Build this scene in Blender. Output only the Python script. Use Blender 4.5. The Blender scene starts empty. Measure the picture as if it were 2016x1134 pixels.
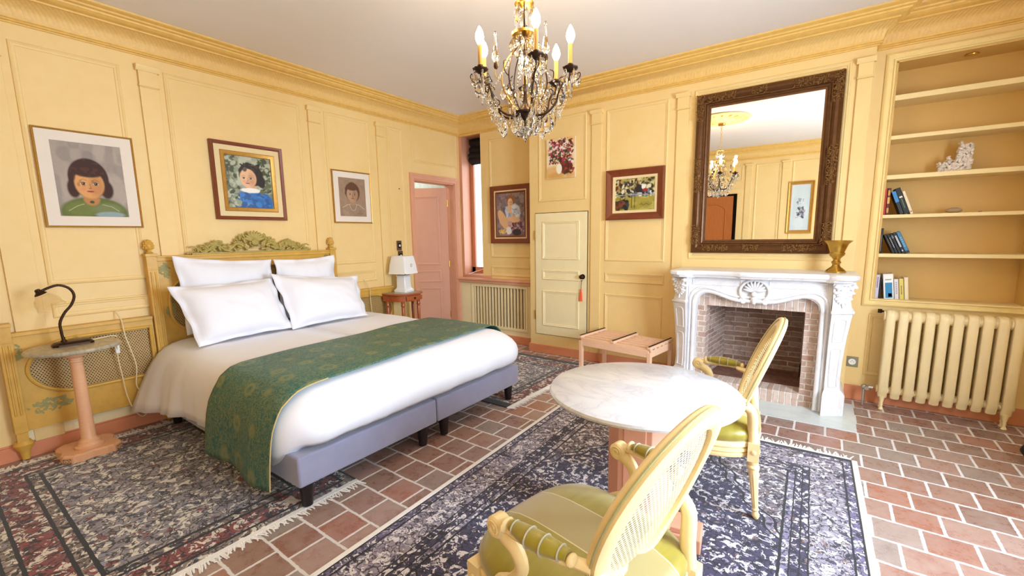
import bpy, math, random
import numpy as np
from mathutils import Vector, Matrix, noise as mn
from math import pi, sin, cos, radians as R_, sqrt

D = bpy.data
C = bpy.context.scene.collection
sc = bpy.context.scene
rnd = random.Random(7)

# ------------------------------------------------------------------ camera
YAW, PITCH, ROLL, FPX, CYPX = 0.622175505, 0.145870375, -0.0152659509, 858.093427, 590.767588
CAM = Vector((0, 0, 1.45))
_f = Vector((-sin(YAW) * cos(PITCH), cos(YAW) * cos(PITCH), -sin(PITCH)))
_r = Vector((cos(YAW), sin(YAW), 0)); _u = _r.cross(_f)
_r2 = _r * cos(ROLL) + _u * sin(ROLL); _u2 = -_r * sin(ROLL) + _u * cos(ROLL)
cd = D.cameras.new('camera'); cam = D.objects.new('camera', cd); C.objects.link(cam)
cd.sensor_width = 36; cd.lens = FPX / 2016 * 36; cd.shift_y = (CYPX - 567) / 2016; cd.clip_start = 0.02
M = Matrix((( _r2.x, _u2.x, -_f.x, CAM.x), (_r2.y, _u2.y, -_f.y, CAM.y), (_r2.z, _u2.z, -_f.z, CAM.z), (0, 0, 0, 1)))
cam.matrix_world = M; sc.camera = cam

# ------------------------------------------------------------------ exposure, sky, daylight
sc.view_settings.view_transform = 'Standard'; sc.view_settings.look = 'None'
sc.view_settings.gamma = 1; sc.view_settings.use_curve_mapping = False
sc.view_settings.exposure = 0.46
w = D.worlds.new('sky'); sc.world = w; w.use_nodes = True
bg = w.node_tree.nodes['Background']; bg.inputs[0].default_value = (0.80, 0.90, 1.0, 1); bg.inputs[1].default_value = 2.2

def area(name, loc, direction, sx, sy, power, col):
    l = D.lights.new(name, 'AREA'); l.shape = 'RECTANGLE'; l.size = sx; l.size_y = sy; l.energy = power; l.color = col
    o = D.objects.new(name, l); C.objects.link(o); o.location = loc
    o.rotation_euler = Vector(direction).to_track_quat('-Z', 'Z').to_euler(); return o
# daylight coming in through the two windows of the right wall
area('window_daylight', (1.66, 2.0, 1.55), (-1, 0, -0.10), 1.25, 2.0, 250, (0.64, 0.80, 1.0))
area('window_daylight', (1.66, -0.05, 1.55), (-1, 0, -0.10), 1.0, 2.0, 45, (0.66, 0.82, 1.0))

# ------------------------------------------------------------------ node helpers
class NT:
    def __init__(s, mat):
        mat.use_nodes = True; s.t = mat.node_tree; s.n = s.t.nodes; s.l = s.t.links
        s.b = s.n['Principled BSDF']; s.out = s.n['Material Output']
    def link(s, a, b): s.l.new(a, b)
    def node(s, typ, **kw):
        n = s.n.new(typ)
        for k, v in kw.items(): setattr(n, k, v)
        return n
    def val(s, x, sock):
        if hasattr(x, 'is_output'): s.l.new(x, sock)
        elif isinstance(x, (tuple, list)) and len(x) == 3 and sock.type == 'RGBA': sock.default_value = (*x, 1)
        else: sock.default_value = x
    def math(s, op, a, b=None, c=None):
        n = s.node('ShaderNodeMath', operation=op); s.val(a, n.inputs[0])
        if b is not None: s.val(b, n.inputs[1])
        if c is not None: s.val(c, n.inputs[2])
        return n.outputs[0]
    def mix(s, fac, a, b, mode='MIX'):
        n = s.node('ShaderNodeMix', data_type='RGBA', blend_type=mode)
        s.val(fac, n.inputs[0]); s.val(a, n.inputs[6]); s.val(b, n.inputs[7]); return n.outputs[2]
    def noise(s, scale, detail=3, rough=.5, dist=0, vec=None, out=0):
        n = s.node('ShaderNodeTexNoise'); n.inputs['Scale'].default_value = scale; n.inputs['Detail'].default_value = detail
        n.inputs['Roughness'].default_value = rough; n.inputs['Distortion'].default_value = dist
        s.l.new(vec or s.obj(), n.inputs['Vector']); return n.outputs[out]
    def voro(s, scale, feature='F1', vec=None, out='Distance', rand=1.0):
        n = s.node('ShaderNodeTexVoronoi', feature=feature); n.inputs['Scale'].default_value = scale; n.inputs['Randomness'].default_value = rand
        s.l.new(vec or s.obj(), n.inputs['Vector']); return n.outputs[out]
    def obj(s):
        if not hasattr(s, '_o'): s._o = s.node('ShaderNodeTexCoord').outputs['Object']
        return s._o
    def xyz(s, vec=None):
        n = s.node('ShaderNodeSeparateXYZ'); s.l.new(vec or s.obj(), n.inputs[0]); return n.outputs
    def comb(s, x, y, z=0.0):
        n = s.node('ShaderNodeCombineXYZ'); s.val(x, n.inputs[0]); s.val(y, n.inputs[1]); s.val(z, n.inputs[2]); return n.outputs[0]
    def mapping(s, scale=(1, 1, 1), loc=(0, 0, 0), rot=(0, 0, 0), vec=None):
        n = s.node('ShaderNodeMapping'); n.inputs['Scale'].default_value = scale; n.inputs['Location'].default_value = loc
        n.inputs['Rotation'].default_value = rot; s.l.new(vec or s.obj(), n.inputs[0]); return n.outputs[0]
    def ramp(s, fac, stops, interp='LINEAR'):
        n = s.node('ShaderNodeValToRGB'); cr = n.color_ramp; cr.interpolation = interp
        while len(cr.elements) < len(stops): cr.elements.new(0.5)
        for e, (p, c) in zip(cr.elements, stops):
            e.position = p; e.color = (*c, 1) if not isinstance(c, (int, float)) else (c, c, c, 1)
        s.val(fac, n.inputs[0]); return n.outputs[0]
    def bump(s, h, strength=.3, dist=.01):
        n = s.node('ShaderNodeBump'); n.inputs['Strength'].default_value = strength; n.inputs['Distance'].default_value = dist
        s.l.new(h, n.inputs['Height']); s.l.new(n.outputs[0], s.b.inputs['Normal']); return n
    def base(s, c): s.val(c, s.b.inputs['Base Color'])
    def rough(s, v): s.val(v, s.b.inputs['Roughness'])

def srgb(h):
    if isinstance(h, str): h = tuple(int(h[i:i + 2], 16) / 255 for i in (0, 2, 4))
    return tuple(x / 12.92 if x <= .04045 else ((x + .055) / 1.055) ** 2.4 for x in h)

MATS = {}
def mat(name, col, rough=.5, metal=0, var=.12, vscale=8, bump=0, bscale=60, coat=0, sheen=0, trans=0, ior=1.45, spec=None, stretch=None):
    m = D.materials.new(name); t = NT(m); col = srgb(col)
    v = t.mapping(stretch) if stretch else None
    n = t.noise(vscale, 4, .6, vec=v)
    t.base(t.mix(t.math('MULTIPLY', n, 1.0), tuple(c * (1 - var) for c in col), tuple(min(1, c * (1 + var)) for c in col)))
    t.rough(rough); t.b.inputs['Metallic'].default_value = metal
    if bump: t.bump(t.noise(bscale, 3, vec=v), bump, .004)
    t.b.inputs['Coat Weight'].default_value = coat; t.b.inputs['Sheen Weight'].default_value = sheen
    t.b.inputs['Transmission Weight'].default_value = trans; t.b.inputs['IOR'].default_value = ior
    if spec is not None: t.b.inputs['Specular IOR Level'].default_value = spec
    MATS[name] = m; return m

def emis(name, col, strength):
    m = D.materials.new(name); t = NT(m); t.base(col); t.b.inputs['Emission Color'].default_value = (*col, 1)
    t.b.inputs['Emission Strength'].default_value = strength; return m

# ------------------------------------------------------------------ materials
M_WALL = D.materials.new('ragged_yellow_paint'); t = NT(M_WALL)
n1 = t.noise(1.6, 4, .6); n2 = t.noise(14, 4, .6)
c = t.mix(n1, srgb('E9C67C'), srgb('F2D8A0')); c = t.mix(t.math('MULTIPLY', n2, .30), c, srgb('E0B66A')); t.base(c); t.rough(.55); t.bump(n2, .06, .004)
M_TRIM = mat('ochre_cornice_paint', 'E6BC68', .5, var=.18, vscale=20, bump=.15, bscale=90)
M_PIL = mat('pilaster_cap_paint', 'EED492', .5, var=.12)
M_CREAM = mat('cream_door_paint', 'F2E2B4', .45, var=.06)
M_CEIL = mat('ceiling_paint', 'E9E1DA', .9, var=.03, vscale=2)
M_PINK = mat('salmon_paint', 'DEA890', .45, var=.08, vscale=5)
M_PINKTRIM = mat('terracotta_pink_trim_paint', 'DCA080', .45, var=.10, vscale=6)
M_BASE = mat('terracotta_baseboard_paint', 'D98D66', .45, var=.12, vscale=7)
M_WHITE = mat('white_cotton', 'EEEEF5', .85, var=.02, vscale=5, bump=.05, bscale=300, sheen=.2)
M_GREYBED = mat('grey_velvet', '8C8CA4', .7, var=.15, vscale=9, sheen=.6)
M_DARKLEG = mat('dark_wood_leg', '1B1216', .35, var=.2)
M_IRON = mat('dark_bronze_iron', '3A2618', .4, metal=.7, var=.25, vscale=30)
M_BRASS = mat('aged_brass', 'C9A24C', .28, metal=1, var=.2, vscale=18)
M_CANDLE = mat('old_ivory_candle', 'B98A3E', .5, var=.1)
M_WOOD = mat('pale_beech', 'E5AE84', .4, var=.14, vscale=6, stretch=(3, 3, 30))
M_BEECH = mat('luggage_rack_wood', 'F0C4A2', .4, var=.12, vscale=10, stretch=(2, 12, 12))
M_CHERRY = mat('cherry_wood', 'A8552A', .3, var=.25, vscale=8, stretch=(3, 3, 20), coat=.3)
M_PINKWOOD = mat('pinkish_column_wood', 'DFA184', .4, var=.12, vscale=7)
M_CHAIR = mat('cream_ochre_chair_paint', 'EDD49C', .38, var=.12, vscale=12)
M_CHAIRLINE = mat('grey_green_line_paint', 'A9A878', .45, var=.1)
M_HEAD = mat('ochre_headboard_paint', 'D3A549', .42, var=.22, vscale=11, bump=.1, bscale=60)
M_PIPING = mat('grey_piping', 'B9B4A4', .6)
M_LEAF = mat('faded_green_leaf_paint', '98925A', .6, var=.25, vscale=40)
M_CREST = mat('olive_gilt_crest_paint', 'AE9A50', .5, var=.35, vscale=45, bump=.3, bscale=120)
M_GILT = mat('gilt_frame', 'B98C42', .38, metal=.6, var=.25, vscale=40)
M_REDWOOD = mat('red_brown_frame', '7A3A1C', .35, var=.3, vscale=20)
M_MAT = mat('off_white_mount', 'E6DACB', .8, var=.03)
M_LINEN = mat('linen_slip', 'E4CE9C', .7, var=.08)
M_BLACK = mat('black_matt', '0B0B0D', .6)
M_BLIND = mat('black_blind_fabric', '232228', .7)
M_RAD = mat('cream_radiator_enamel', 'EDD8A8', .35, var=.08)
M_WHPL = mat('white_plastic', 'F0EEE8', .4)
M_CORD = mat('cream_cord', 'E9D9AE', .5)
M_CERAMIC = mat('white_ceramic', 'EEF0F4', .25, var=.02, coat=.5)
M_STONE = mat('white_coral', 'E9DED6', .7, var=.12, vscale=40, bump=.4, bscale=80)
M_STONE2 = mat('grey_pebble', 'B09878', .6, var=.2)
M_ORANGEDOOR = mat('orange_wood_door', 'B86A30', .4, var=.2, vscale=5, stretch=(8, 8, 1))
M_DARK = mat('dark_gap', '160C08', .8)
M_SWITCH = mat('bronze_switch_plate', '6B5138', .4, metal=.5)
M_SOCK = mat('taupe_socket_plate', '8E8670', .4, metal=.3)
M_RED = mat('orange_red_silk', 'E8552E', .6, sheen=.5)
M_FRINGE = mat('off_white_wool_fringe', 'EFEDEA', .9, var=.08, vscale=60)

M_GLASS = D.materials.new('crystal_glass'); t = NT(M_GLASS); t.base((1, .99, .96)); t.rough(.0)
t.b.inputs['Transmission Weight'].default_value = 1; t.b.inputs['IOR'].default_value = 1.52
M_PANE = D.materials.new('window_glass'); t = NT(M_PANE); t.base((1, 1, 1)); t.rough(0)
t.b.inputs['Transmission Weight'].default_value = 1; t.b.inputs['IOR'].default_value = 1.02
M_FROST = D.materials.new('frosted_amber_glass'); t = NT(M_FROST); t.base(srgb('EFDDB2')); t.rough(.45)
t.b.inputs['Transmission Weight'].default_value = .85; t.b.inputs['Alpha'].default_value = .25; t.b.inputs['IOR'].default_value = 1.1
M_MIRROR = D.materials.new('silvered_mirror'); t = NT(M_MIRROR); t.base((.93, .93, .90)); t.rough(.0); t.b.inputs['Metallic'].default_value = 1
M_BULB = emis('lit_bulb_glass', (1.0, .78, .42), 42)

# marble
def marble(name, basec, vein, scale=3, rough=.18, amt=.5):
    m = D.materials.new(name); t = NT(m)
    v = t.mapping((1, 2.2, 1), rot=(0, 0, .5))
    n = t.noise(scale, 8, .62, 1.1, vec=v); a = t.math('ABSOLUTE', t.math('SUBTRACT', n, .5))
    f = t.ramp(a, [(0, amt), (.03, amt * .35), (.12, 0)])
    big = t.noise(scale * .6, 5, .6)
    c = t.mix(big, srgb(basec), tuple(x * .86 for x in srgb(basec))); t.base(t.mix(f, c, srgb(vein))); t.rough(rough)
    return m
M_MARBLE = marble('white_table_marble', 'E4E4E8', '9C9CA6', 2.6, .12, .32)
M_MARBLE2 = marble('grey_cream_marble_top', 'B9AE97', '77705E', 6, .25)
M_FPM = marble('white_fireplace_marble', 'F2F0F1', 'B9B6BC', 2.6, .3, .28)
M_HEARTH = marble('pale_hearth_marble', 'DDE6E6', 'B9C2C4', 2.5, .12, .3)

# terracotta floor tiles
M_FLOOR = D.materials.new('terracotta_tile_floor'); t = NT(M_FLOOR)
x, y, z = t.xyz(); T = .19
wob = t.math('MULTIPLY', t.math('SUBTRACT', t.noise(9, 2), .5), .014)
wob2 = t.math('MULTIPLY', t.math('SUBTRACT', t.noise(55, 3, .7, out=0), .5), .010)
yy = t.math('DIVIDE', t.math('SUBTRACT', t.math('ADD', t.math('ADD', y, wob), t.math('ADD', wob2, t.math('MULTIPLY', x, .012))), .075), T)
row = t.math('FLOOR', yy); fy = t.math('FRACT', yy)
xx = t.math('ADD', t.math('DIVIDE', t.math('ADD', t.math('ADD', x, .0), wob2), T), t.math('MULTIPLY', t.math('MODULO', t.math('ADD', row, 100.0), 2.0), .5))
cell = t.math('FLOOR', xx); fx = t.math('FRACT', xx)
ex = t.math('MULTIPLY', t.math('MINIMUM', fx, t.math('SUBTRACT', 1.0, fx)), T); ey = t.math('MULTIPLY', t.math('MINIMUM', fy, t.math('SUBTRACT', 1.0, fy)), T)
ed = t.math('MINIMUM', ex, ey)
grout = t.ramp(t.math('MULTIPLY', ed, 50.0), [(.28, 1), (.42, 0)])
wn = t.node('ShaderNodeTexWhiteNoise', noise_dimensions='2D'); t.link(t.comb(cell, row), wn.inputs['Vector'])
tc = t.ramp(wn.outputs['Value'], [(0, srgb('7E5646')), (.2, srgb('96604A')), (.4, srgb('AC8070')), (.55, srgb('8E8078')), (.7, srgb('8E5238')), (.84, srgb('A85A38')), (1, srgb('80706A'))])
big = t.noise(11, 6, .7); tc = t.mix(t.ramp(big, [(.35, 0), (.75, .55)]), tc, srgb('B9A79B'))
sp = t.noise(70, 4, .8); tc = t.mix(t.ramp(sp, [(.60, 0), (.72, .5)]), tc, srgb('D8C4B4'))
tc = t.mix(t.ramp(t.noise(28, 4, .7), [(.55, 0), (.8, .5)]), tc, srgb('5A3428'))
tc = t.mix(.22, tc, srgb('A09490')); t.base(t.mix(grout, tc, srgb('DCD8D6')))
t.rough(t.mix(grout, t.ramp(big, [(.2, .18), (.8, .42)]), (.8, .8, .8)))
hh = t.math('ADD', t.math('MULTIPLY', t.math('SUBTRACT', 1.0, grout), .7), t.math('MULTIPLY', big, .25)); t.bump(hh, .5, .006)

# brick (fireplace): long thin bricks along u; 'vertical' swaps
def brick_mat(name, axis, bw=.22, bh=.045, c1='9C7B6C', c2='C3A898', cm='D6C8BE', c3='6E5046'):
    m = D.materials.new(name); t = NT(m); x, y, z = t.xyz()
    wv = t.math('MULTIPLY', t.math('SUBTRACT', t.noise(14, 3), .5), .02)
    u, v = {'xz': (x, z), 'yz': (y, z), 'zx': (z, x), 'xy': (x, y), 'zy': (z, y)}[axis]
    b = t.node('ShaderNodeTexBrick'); t.link(t.comb(u, t.math('ADD', v, wv)), b.inputs['Vector'])
    b.inputs['Scale'].default_value = 1; b.inputs['Brick Width'].default_value = bw; b.inputs['Row Height'].default_value = bh
    b.inputs['Mortar Size'].default_value = .006; b.inputs['Mortar Smooth'].default_value = .35
    b.inputs['Color1'].default_value = (*srgb(c1), 1); b.inputs['Color2'].default_value = (*srgb(c2), 1); b.inputs['Mortar'].default_value = (*srgb(cm), 1)
    n = t.noise(26, 4, .7); c = t.mix(t.ramp(n, [(.5, 0), (.75, .6)]), b.outputs['Color'], srgb(c3))
    t.base(c); t.rough(.85); t.bump(t.math('SUBTRACT', 1.0, b.outputs['Fac']), .8, .008); return m
M_BR_BACK = brick_mat('firebox_back_brick', 'xz', .24, .05, '8B6A5A', 'B49A8A', 'C9BAB0', '4A332A')
M_BR_SIDE = brick_mat('firebox_side_brick', 'yz', .20, .045)
M_BR_FRONT = brick_mat('brick_slip_horizontal', 'xz', .10, .05, 'B08E7E', 'D2B9A9', 'E2D6CC', '8A6757')
M_BR_SOLD = brick_mat('brick_slip_soldier', 'zx', .22, .045, 'C2A392', 'DCC8BA', 'E8DED6', '9B7B6B')
M_BR_FLOOR = brick_mat('firebox_floor_brick', 'xy', .2, .1, '7C5040', '8E6450', '7A6152', '3C241A')

# caning: holes are real gaps through the sheet
def cane_mat(name, ax, col='CFA968', s=.0135, hole=.30):
    m = D.materials.new(name); t = NT(m); x, y, z = t.xyz(); u, v = {'yz': (y, z), 'xz': (x, z)}[ax]
    row = t.math('DIVIDE', v, s * .95); r = t.math('FLOOR', row); fv = t.math('SUBTRACT', t.math('FRACT', row), .5)
    uu = t.math('ADD', t.math('DIVIDE', u, s * (1.25 if ax == 'yz' else 1.45)), t.math('MULTIPLY', t.math('MODULO', t.math('ADD', r, 1000.0), 2.0), .5))
    fu = t.math('SUBTRACT', t.math('FRACT', uu), .5)
    d = t.math('SQRT', t.math('ADD', t.math('POWER', t.math('MULTIPLY', fu, 1.0 if ax == 'yz' else .82), 2.0), t.math('POWER', t.math('MULTIPLY', fv, .9 if ax == 'yz' else 1.15), 2.0)))
    t.val(t.math('GREATER_THAN', d, hole), t.b.inputs['Alpha'])
    t.base(t.mix(t.noise(30, 3), srgb(col), tuple(q * .75 for q in srgb(col)))); t.rough(.5); t.bump(d, .5, .003); return m
M_CANE_H = cane_mat('headboard_caning', 'yz', 'CDA968', .0135, .27)
M_CANE_C = cane_mat('chair_caning', 'xz', 'F2E0B8', .0125, .29)

# green brocade
M_BROC = D.materials.new('green_gold_brocade'); t = NT(M_BROC)
co = t.node('ShaderNodeUVMap'); uv = co.outputs[0]
vv = t.voro(5.2, vec=uv, rand=.35); ring = t.math('ABSOLUTE', t.math('SUBTRACT', vv, .22))
ang = t.noise(60, 2, .6, vec=uv)
rm = t.ramp(t.math('ADD', ring, t.math('MULTIPLY', t.math('SUBTRACT', ang, .5), .16)), [(.0, .9), (.05, .6), (.09, 0)])
fl = t.noise(26, 4, .6, 1.6, vec=uv); fm = t.ramp(t.math('ABSOLUTE', t.math('SUBTRACT', fl, .5)), [(0, .5), (.03, .3), (.06, 0)])
f = t.math('MAXIMUM', t.math('MULTIPLY', rm, .62), fm)
g = t.mix(t.noise(3, 3, vec=uv), srgb('1F544E'), srgb('2E726C'))
t.base(t.mix(f, g, srgb('9C985A'))); t.rough(.5); t.bump(f, .15, .003)
M_HEMLINE = mat('gold_hem', 'C9B070', .5)

# silk seat: olive with a grey-beige centre band
M_SILK = D.materials.new('olive_silk_with_beige_band'); t = NT(M_SILK); x, y, z = t.xyz()
ax = t.math('ABSOLUTE', x); band = t.math('LESS_THAN', ax, .085); edge = t.math('LESS_THAN', t.math('ABSOLUTE', t.math('SUBTRACT', ax, .085)), .0022)
sl = t.noise(5, 3, vec=t.mapping((1, 8, 1)))
oc = t.mix(sl, srgb('857716'), srgb('A3932A')); c = t.mix(band, oc, srgb('A39460')); c = t.mix(edge, c, srgb('CFC298'))
t.base(c); t.rough(.36); t.b.inputs['Sheen Weight'].default_value = .4; t.bump(t.noise(8, 3), .12, .02)
M_OLIVE = mat('olive_silk', '988820', .35, var=.15, vscale=6, sheen=.4)

# carved gilt-brown mirror frame
M_MFR = mat('dark_gilded_frame', '5E3B1C', .36, metal=.45, var=.45, vscale=22, bump=.35, bscale=60)
M_MORN = mat('worn_gilt_ornament', '7A5428', .42, metal=.5, var=.5, vscale=60, bump=.8, bscale=140)

# cornice with leaf relief
M_CORN = D.materials.new('leaf_relief_cornice'); t = NT(M_CORN); x, y, z = t.xyz()
u = t.math('ADD', x, y); st = t.math('ABSOLUTE', t.math('SINE', t.math('MULTIPLY', u, 120.0)))
nn = t.noise(40, 4, .7); t.base(t.mix(nn, srgb('DDB061'), srgb('EFCB82'))); t.rough(.5)
t.bump(t.math('ADD', t.math('MULTIPLY', st, .6), nn), .4, .006)

# attribute-coloured pictures
def paint_mat(name, rough=.55, bump=0):
    m = D.materials.new(name); t = NT(m); a = t.node('ShaderNodeAttribute'); a.attribute_name = 'Col'
    n = t.noise(60, 4, .7); t.base(t.mix(.18, a.outputs['Color'], t.mix(n, (.1, .1, .1), (.9, .9, .9)), 'SOFT_LIGHT')); t.rough(rough)
    if bump: t.bump(n, bump, .004)
    return m
M_OIL = paint_mat('oil_paint', .4, .4); M_PASTEL = paint_mat('pastel_on_paper', .7)

# rugs
def rug_mat(name, hx, hy, bands, lines, palette, field2, med=None, nscale=9, warm='5A2A22', light='E6E0E2', branches=False):
    m = D.materials.new(name); t = NT(m); x, y, z = t.xyz()
    wob = t.math('MULTIPLY', t.math('SUBTRACT', t.noise(28, 2), .5), .010)
    dx = t.math('SUBTRACT', hx, t.math('ABSOLUTE', x)); dy = t.math('SUBTRACT', hy, t.math('ABSOLUTE', y))
    d = t.math('ADD', t.math('MINIMUM', dx, dy), wob)
    W = .6; dn = t.math('DIVIDE', d, W)
    # base of each band
    basec = t.ramp(dn, [(p / W, srgb(cc)) for p, cc in bands], 'CONSTANT')
    fieldm = t.math('GREATER_THAN', d, bands[-1][0])
    # medallion / corners by diamond distance
    a = t.math('ADD', t.math('DIVIDE', t.math('ABSOLUTE', x), hx), t.math('DIVIDE', t.math('ABSOLUTE', y), hy))
    a = t.math('ADD', a, t.math('MULTIPLY', t.math('SINE', t.math('MULTIPLY', t.math('ABSOLUTE', y), 34.0)), .018))
    if med:
        mc = t.ramp(t.math('DIVIDE', a, 2.0), [(p / 2, srgb(cc)) for p, cc in med], 'CONSTANT')
        basec = t.mix(fieldm, basec, mc)
    # dense motifs
    vv = t.mapping((1, 1, 1)); dist = t.noise(9, 2, vec=vv, out=1)
    dv = t.node('ShaderNodeVectorMath', operation='MULTIPLY_ADD'); t.link(dist, dv.inputs[0]); dv.inputs[1].default_value = (.16, .16, .16); t.link(vv, dv.inputs[2]); dvo = dv.outputs[0]
    S1 = nscale * 3.0
    cs = t.xyz(t.voro(S1, vec=dvo, out='Color'))[0]
    pal = t.ramp(cs, [(i / len(palette), srgb(p)) for i, p in enumerate(palette)], 'CONSTANT')
    motif = t.math('LESS_THAN', t.voro(S1, vec=dvo), .40)
    basec = t.mix(t.math('MULTIPLY', motif, .9), basec, pal)
    core = t.math('LESS_THAN', t.voro(S1, vec=dvo), .13); basec = t.mix(core, basec, srgb(field2))
    ed = t.math('LESS_THAN', t.voro(S1 * .75, 'DISTANCE_TO_EDGE', vec=dvo), .045); basec = t.mix(t.math('MULTIPLY', ed, .85), basec, srgb(field2))
    n4 = t.noise(nscale * 2.6, 3, .6, 1.0, vec=t.mapping(loc=(5, 3, 1))); basec = t.mix(t.math('MULTIPLY', t.math('GREATER_THAN', n4, .565), .85), basec, srgb(light))
    n3 = t.noise(nscale * 4.2, 2, .6, 1.2); basec = t.mix(t.math('MULTIPLY', t.math('GREATER_THAN', n3, .595), .9), basec, srgb(field2))
    if branches:
        nb = t.noise(2.6, 2, .5, 1.8); br = t.math('LESS_THAN', t.math('ABSOLUTE', t.math('SUBTRACT', nb, .5)), .010); br2 = t.math('LESS_THAN', t.math('ABSOLUTE', t.math('SUBTRACT', nb, .5)), .005)
        basec = t.mix(t.math('MULTIPLY', br, fieldm), basec, srgb('15121A')); basec = t.mix(t.math('MULTIPLY', br2, fieldm), basec, srgb('7E746E'))
    # guard stripes over everything
    ln = t.ramp(dn, [(p / W, v) for p, v in lines], 'CONSTANT'); basec = t.mix(ln, basec, srgb('0E0C14'))
    if med:
        for q in (.36, .40, .98, 1.03):
            lq = t.math('LESS_THAN', t.math('ABSOLUTE', t.math('SUBTRACT', a, q)), .007); basec = t.mix(t.math('MULTIPLY', lq, fieldm), basec, srgb('0E0C14'))
    t.base(basec); t.rough(.95); t.b.inputs['Sheen Weight'].default_value = .25; t.bump(t.noise(220, 2), .4, .004)
    return m

# ------------------------------------------------------------------ mesh builder
class MB:
    def __init__(s): s.v = []; s.f = []; s.uv = None
    def add(s, vs, fs):
        o = len(s.v); s.v += [Vector(p) for p in vs]; s.f += [tuple(i + o for i in f) for f in fs]; return s
    def box(s, c, d, rz=0, M=None, taper=None):
        cx, cy, cz = c; hx, hy, hz = d[0] / 2, d[1] / 2, d[2] / 2; vs = []
        for k in (-1, 1):
            tp = taper if (taper and k < 0) else 1
            for i, j in ((-1, -1), (1, -1), (1, 1), (-1, 1)): vs.append(Vector((i * hx * tp, j * hy * tp, k * hz)))
        if rz: q = Matrix.Rotation(rz, 3, 'Z'); vs = [q @ p for p in vs]
        if M is not None: vs = [M @ p for p in vs]
        return s.add([p + Vector(c) for p in vs], [(3, 2, 1, 0), (4, 5, 6, 7), (0, 1, 5, 4), (1, 2, 6, 5), (2, 3, 7, 6), (3, 0, 4, 7)])
    def bb(s, x0, x1, y0, y1, z0, z1): return s.box(((x0 + x1) / 2, (y0 + y1) / 2, (z0 + z1) / 2), (abs(x1 - x0), abs(y1 - y0), abs(z1 - z0)))
    def rings(s, rings, close=True, capa=True, capb=True):
        o = len(s.v); n = len(rings[0])
        for r in rings: s.v += [Vector(p) for p in r]
        for i in range(len(rings) - 1):
            for j in range(n if close else n - 1):
                a = o + i * n + j; b = o + i * n + (j + 1) % n; s.f.append((a, b, b + n, a + n))
        if capa and close: s.f.append(tuple(o + j for j in range(n))[::-1])
        if capb and close: s.f.append(tuple(o + (len(rings) - 1) * n + j for j in range(n)))
        return s
    def tube(s, pts, r, seg=8, sy=1.0, cap=True):
        pts = [Vector(p) for p in pts]; n = len(pts); rr = r if isinstance(r, (list, tuple)) else [r] * n
        up = None; rings = []
        for i in range(n):
            tg = (pts[min(i + 1, n - 1)] - pts[max(i - 1, 0)]).normalized()
            if up is None:
                up = Vector((0, 0, 1)) if abs(tg.z) < .9 else Vector((1, 0, 0))
            a = tg.cross(up)
            if a.length < 1e-4: a = tg.orthogonal()
            a.normalize(); up = a.cross(tg).normalized()
            rings.append([pts[i] + (a * cos(2 * pi * k / seg) + up * sin(2 * pi * k / seg) * sy) * rr[i] for k in range(seg)])
        return s.rings(rings, capa=cap, capb=cap)
    def lathe(s, prof, c=(0, 0, 0), seg=24, sx=1, sy=1, M=None, flute=0, fd=0):
        rings = []
        for r, z in prof:
            ring = []
            for k in range(seg):
                a = 2 * pi * k / seg; q = r * (1 - (fd if flute and k % 2 else 0)); p = Vector((q * cos(a) * sx, q * sin(a) * sy, z))
                if M is not None: p = M @ p
                ring.append(p + Vector(c))
            rings.append(ring)
        return s.rings(rings)
    def sphere(s, c, r, seg=12, ring=8, M=None):
        r = r if isinstance(r, (tuple, list)) else (r, r, r); o = len(s.v); c = Vector(c)
        vs = [Vector((0, 0, r[2]))]
        for i in range(1, ring):
            th = pi * i / ring
            for k in range(seg): ph = 2 * pi * k / seg; vs.append(Vector((r[0] * sin(th) * cos(ph), r[1] * sin(th) * sin(ph), r[2] * cos(th))))
        vs.append(Vector((0, 0, -r[2])))
        if M is not None: vs = [M @ p for p in vs]
        s.v += [p + c for p in vs]; last = o + len(vs) - 1
        for k in range(seg):
            s.f.append((o, o + 1 + k, o + 1 + (k + 1) % seg))
            for i in range(ring - 2):
                a = o + 1 + i * seg + k; b = o + 1 + i * seg + (k + 1) % seg; s.f.append((a, a + seg, b + seg, b))
            q = o + 1 + (ring - 2) * seg; s.f.append((last, q + (k + 1) % seg, q + k))
        return s
    def prism(s, poly, h, f=None):
        """poly in (a,b), extruded from h[0] to h[1]; f maps (a,b,h) to xyz"""
        f = f or (lambda a, b, c: (a, b, c)); n = len(poly)
        vs = [f(a, b, h[0]) for a, b in poly] + [f(a, b, h[1]) for a, b in poly]
        return s.add(vs, [tuple(range(n))[::-1], tuple(range(n, 2 * n))] + [(i, (i + 1) % n, (i + 1) % n + n, i + n) for i in range(n)])
    def frame(s, u0, u1, v0, v1, prof, f):
        """mitred rectangular moulding; prof = [(inset, height)...] closed back to the wall; f(u,v,h)->xyz"""
        rings = []
        for ins, h in prof:
            rings.append([f(u0 + ins, v0 + ins, h), f(u1 - ins, v0 + ins, h), f(u1 - ins, v1 - ins, h), f(u0 + ins, v1 - ins, h)])
        return s.rings(rings, capa=False, capb=False)
    def grid(s, fn, nu, nv, uv=None):
        o = len(s.v)
        for i in range(nu + 1):
            for j in range(nv + 1): s.v.append(Vector(fn(i / nu, j / nv)))
        for i in range(nu):
            for j in range(nv):
                a = o + i * (nv + 1) + j; s.f.append((a, a + nv + 1, a + nv + 2, a + 1))
        return s
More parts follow.
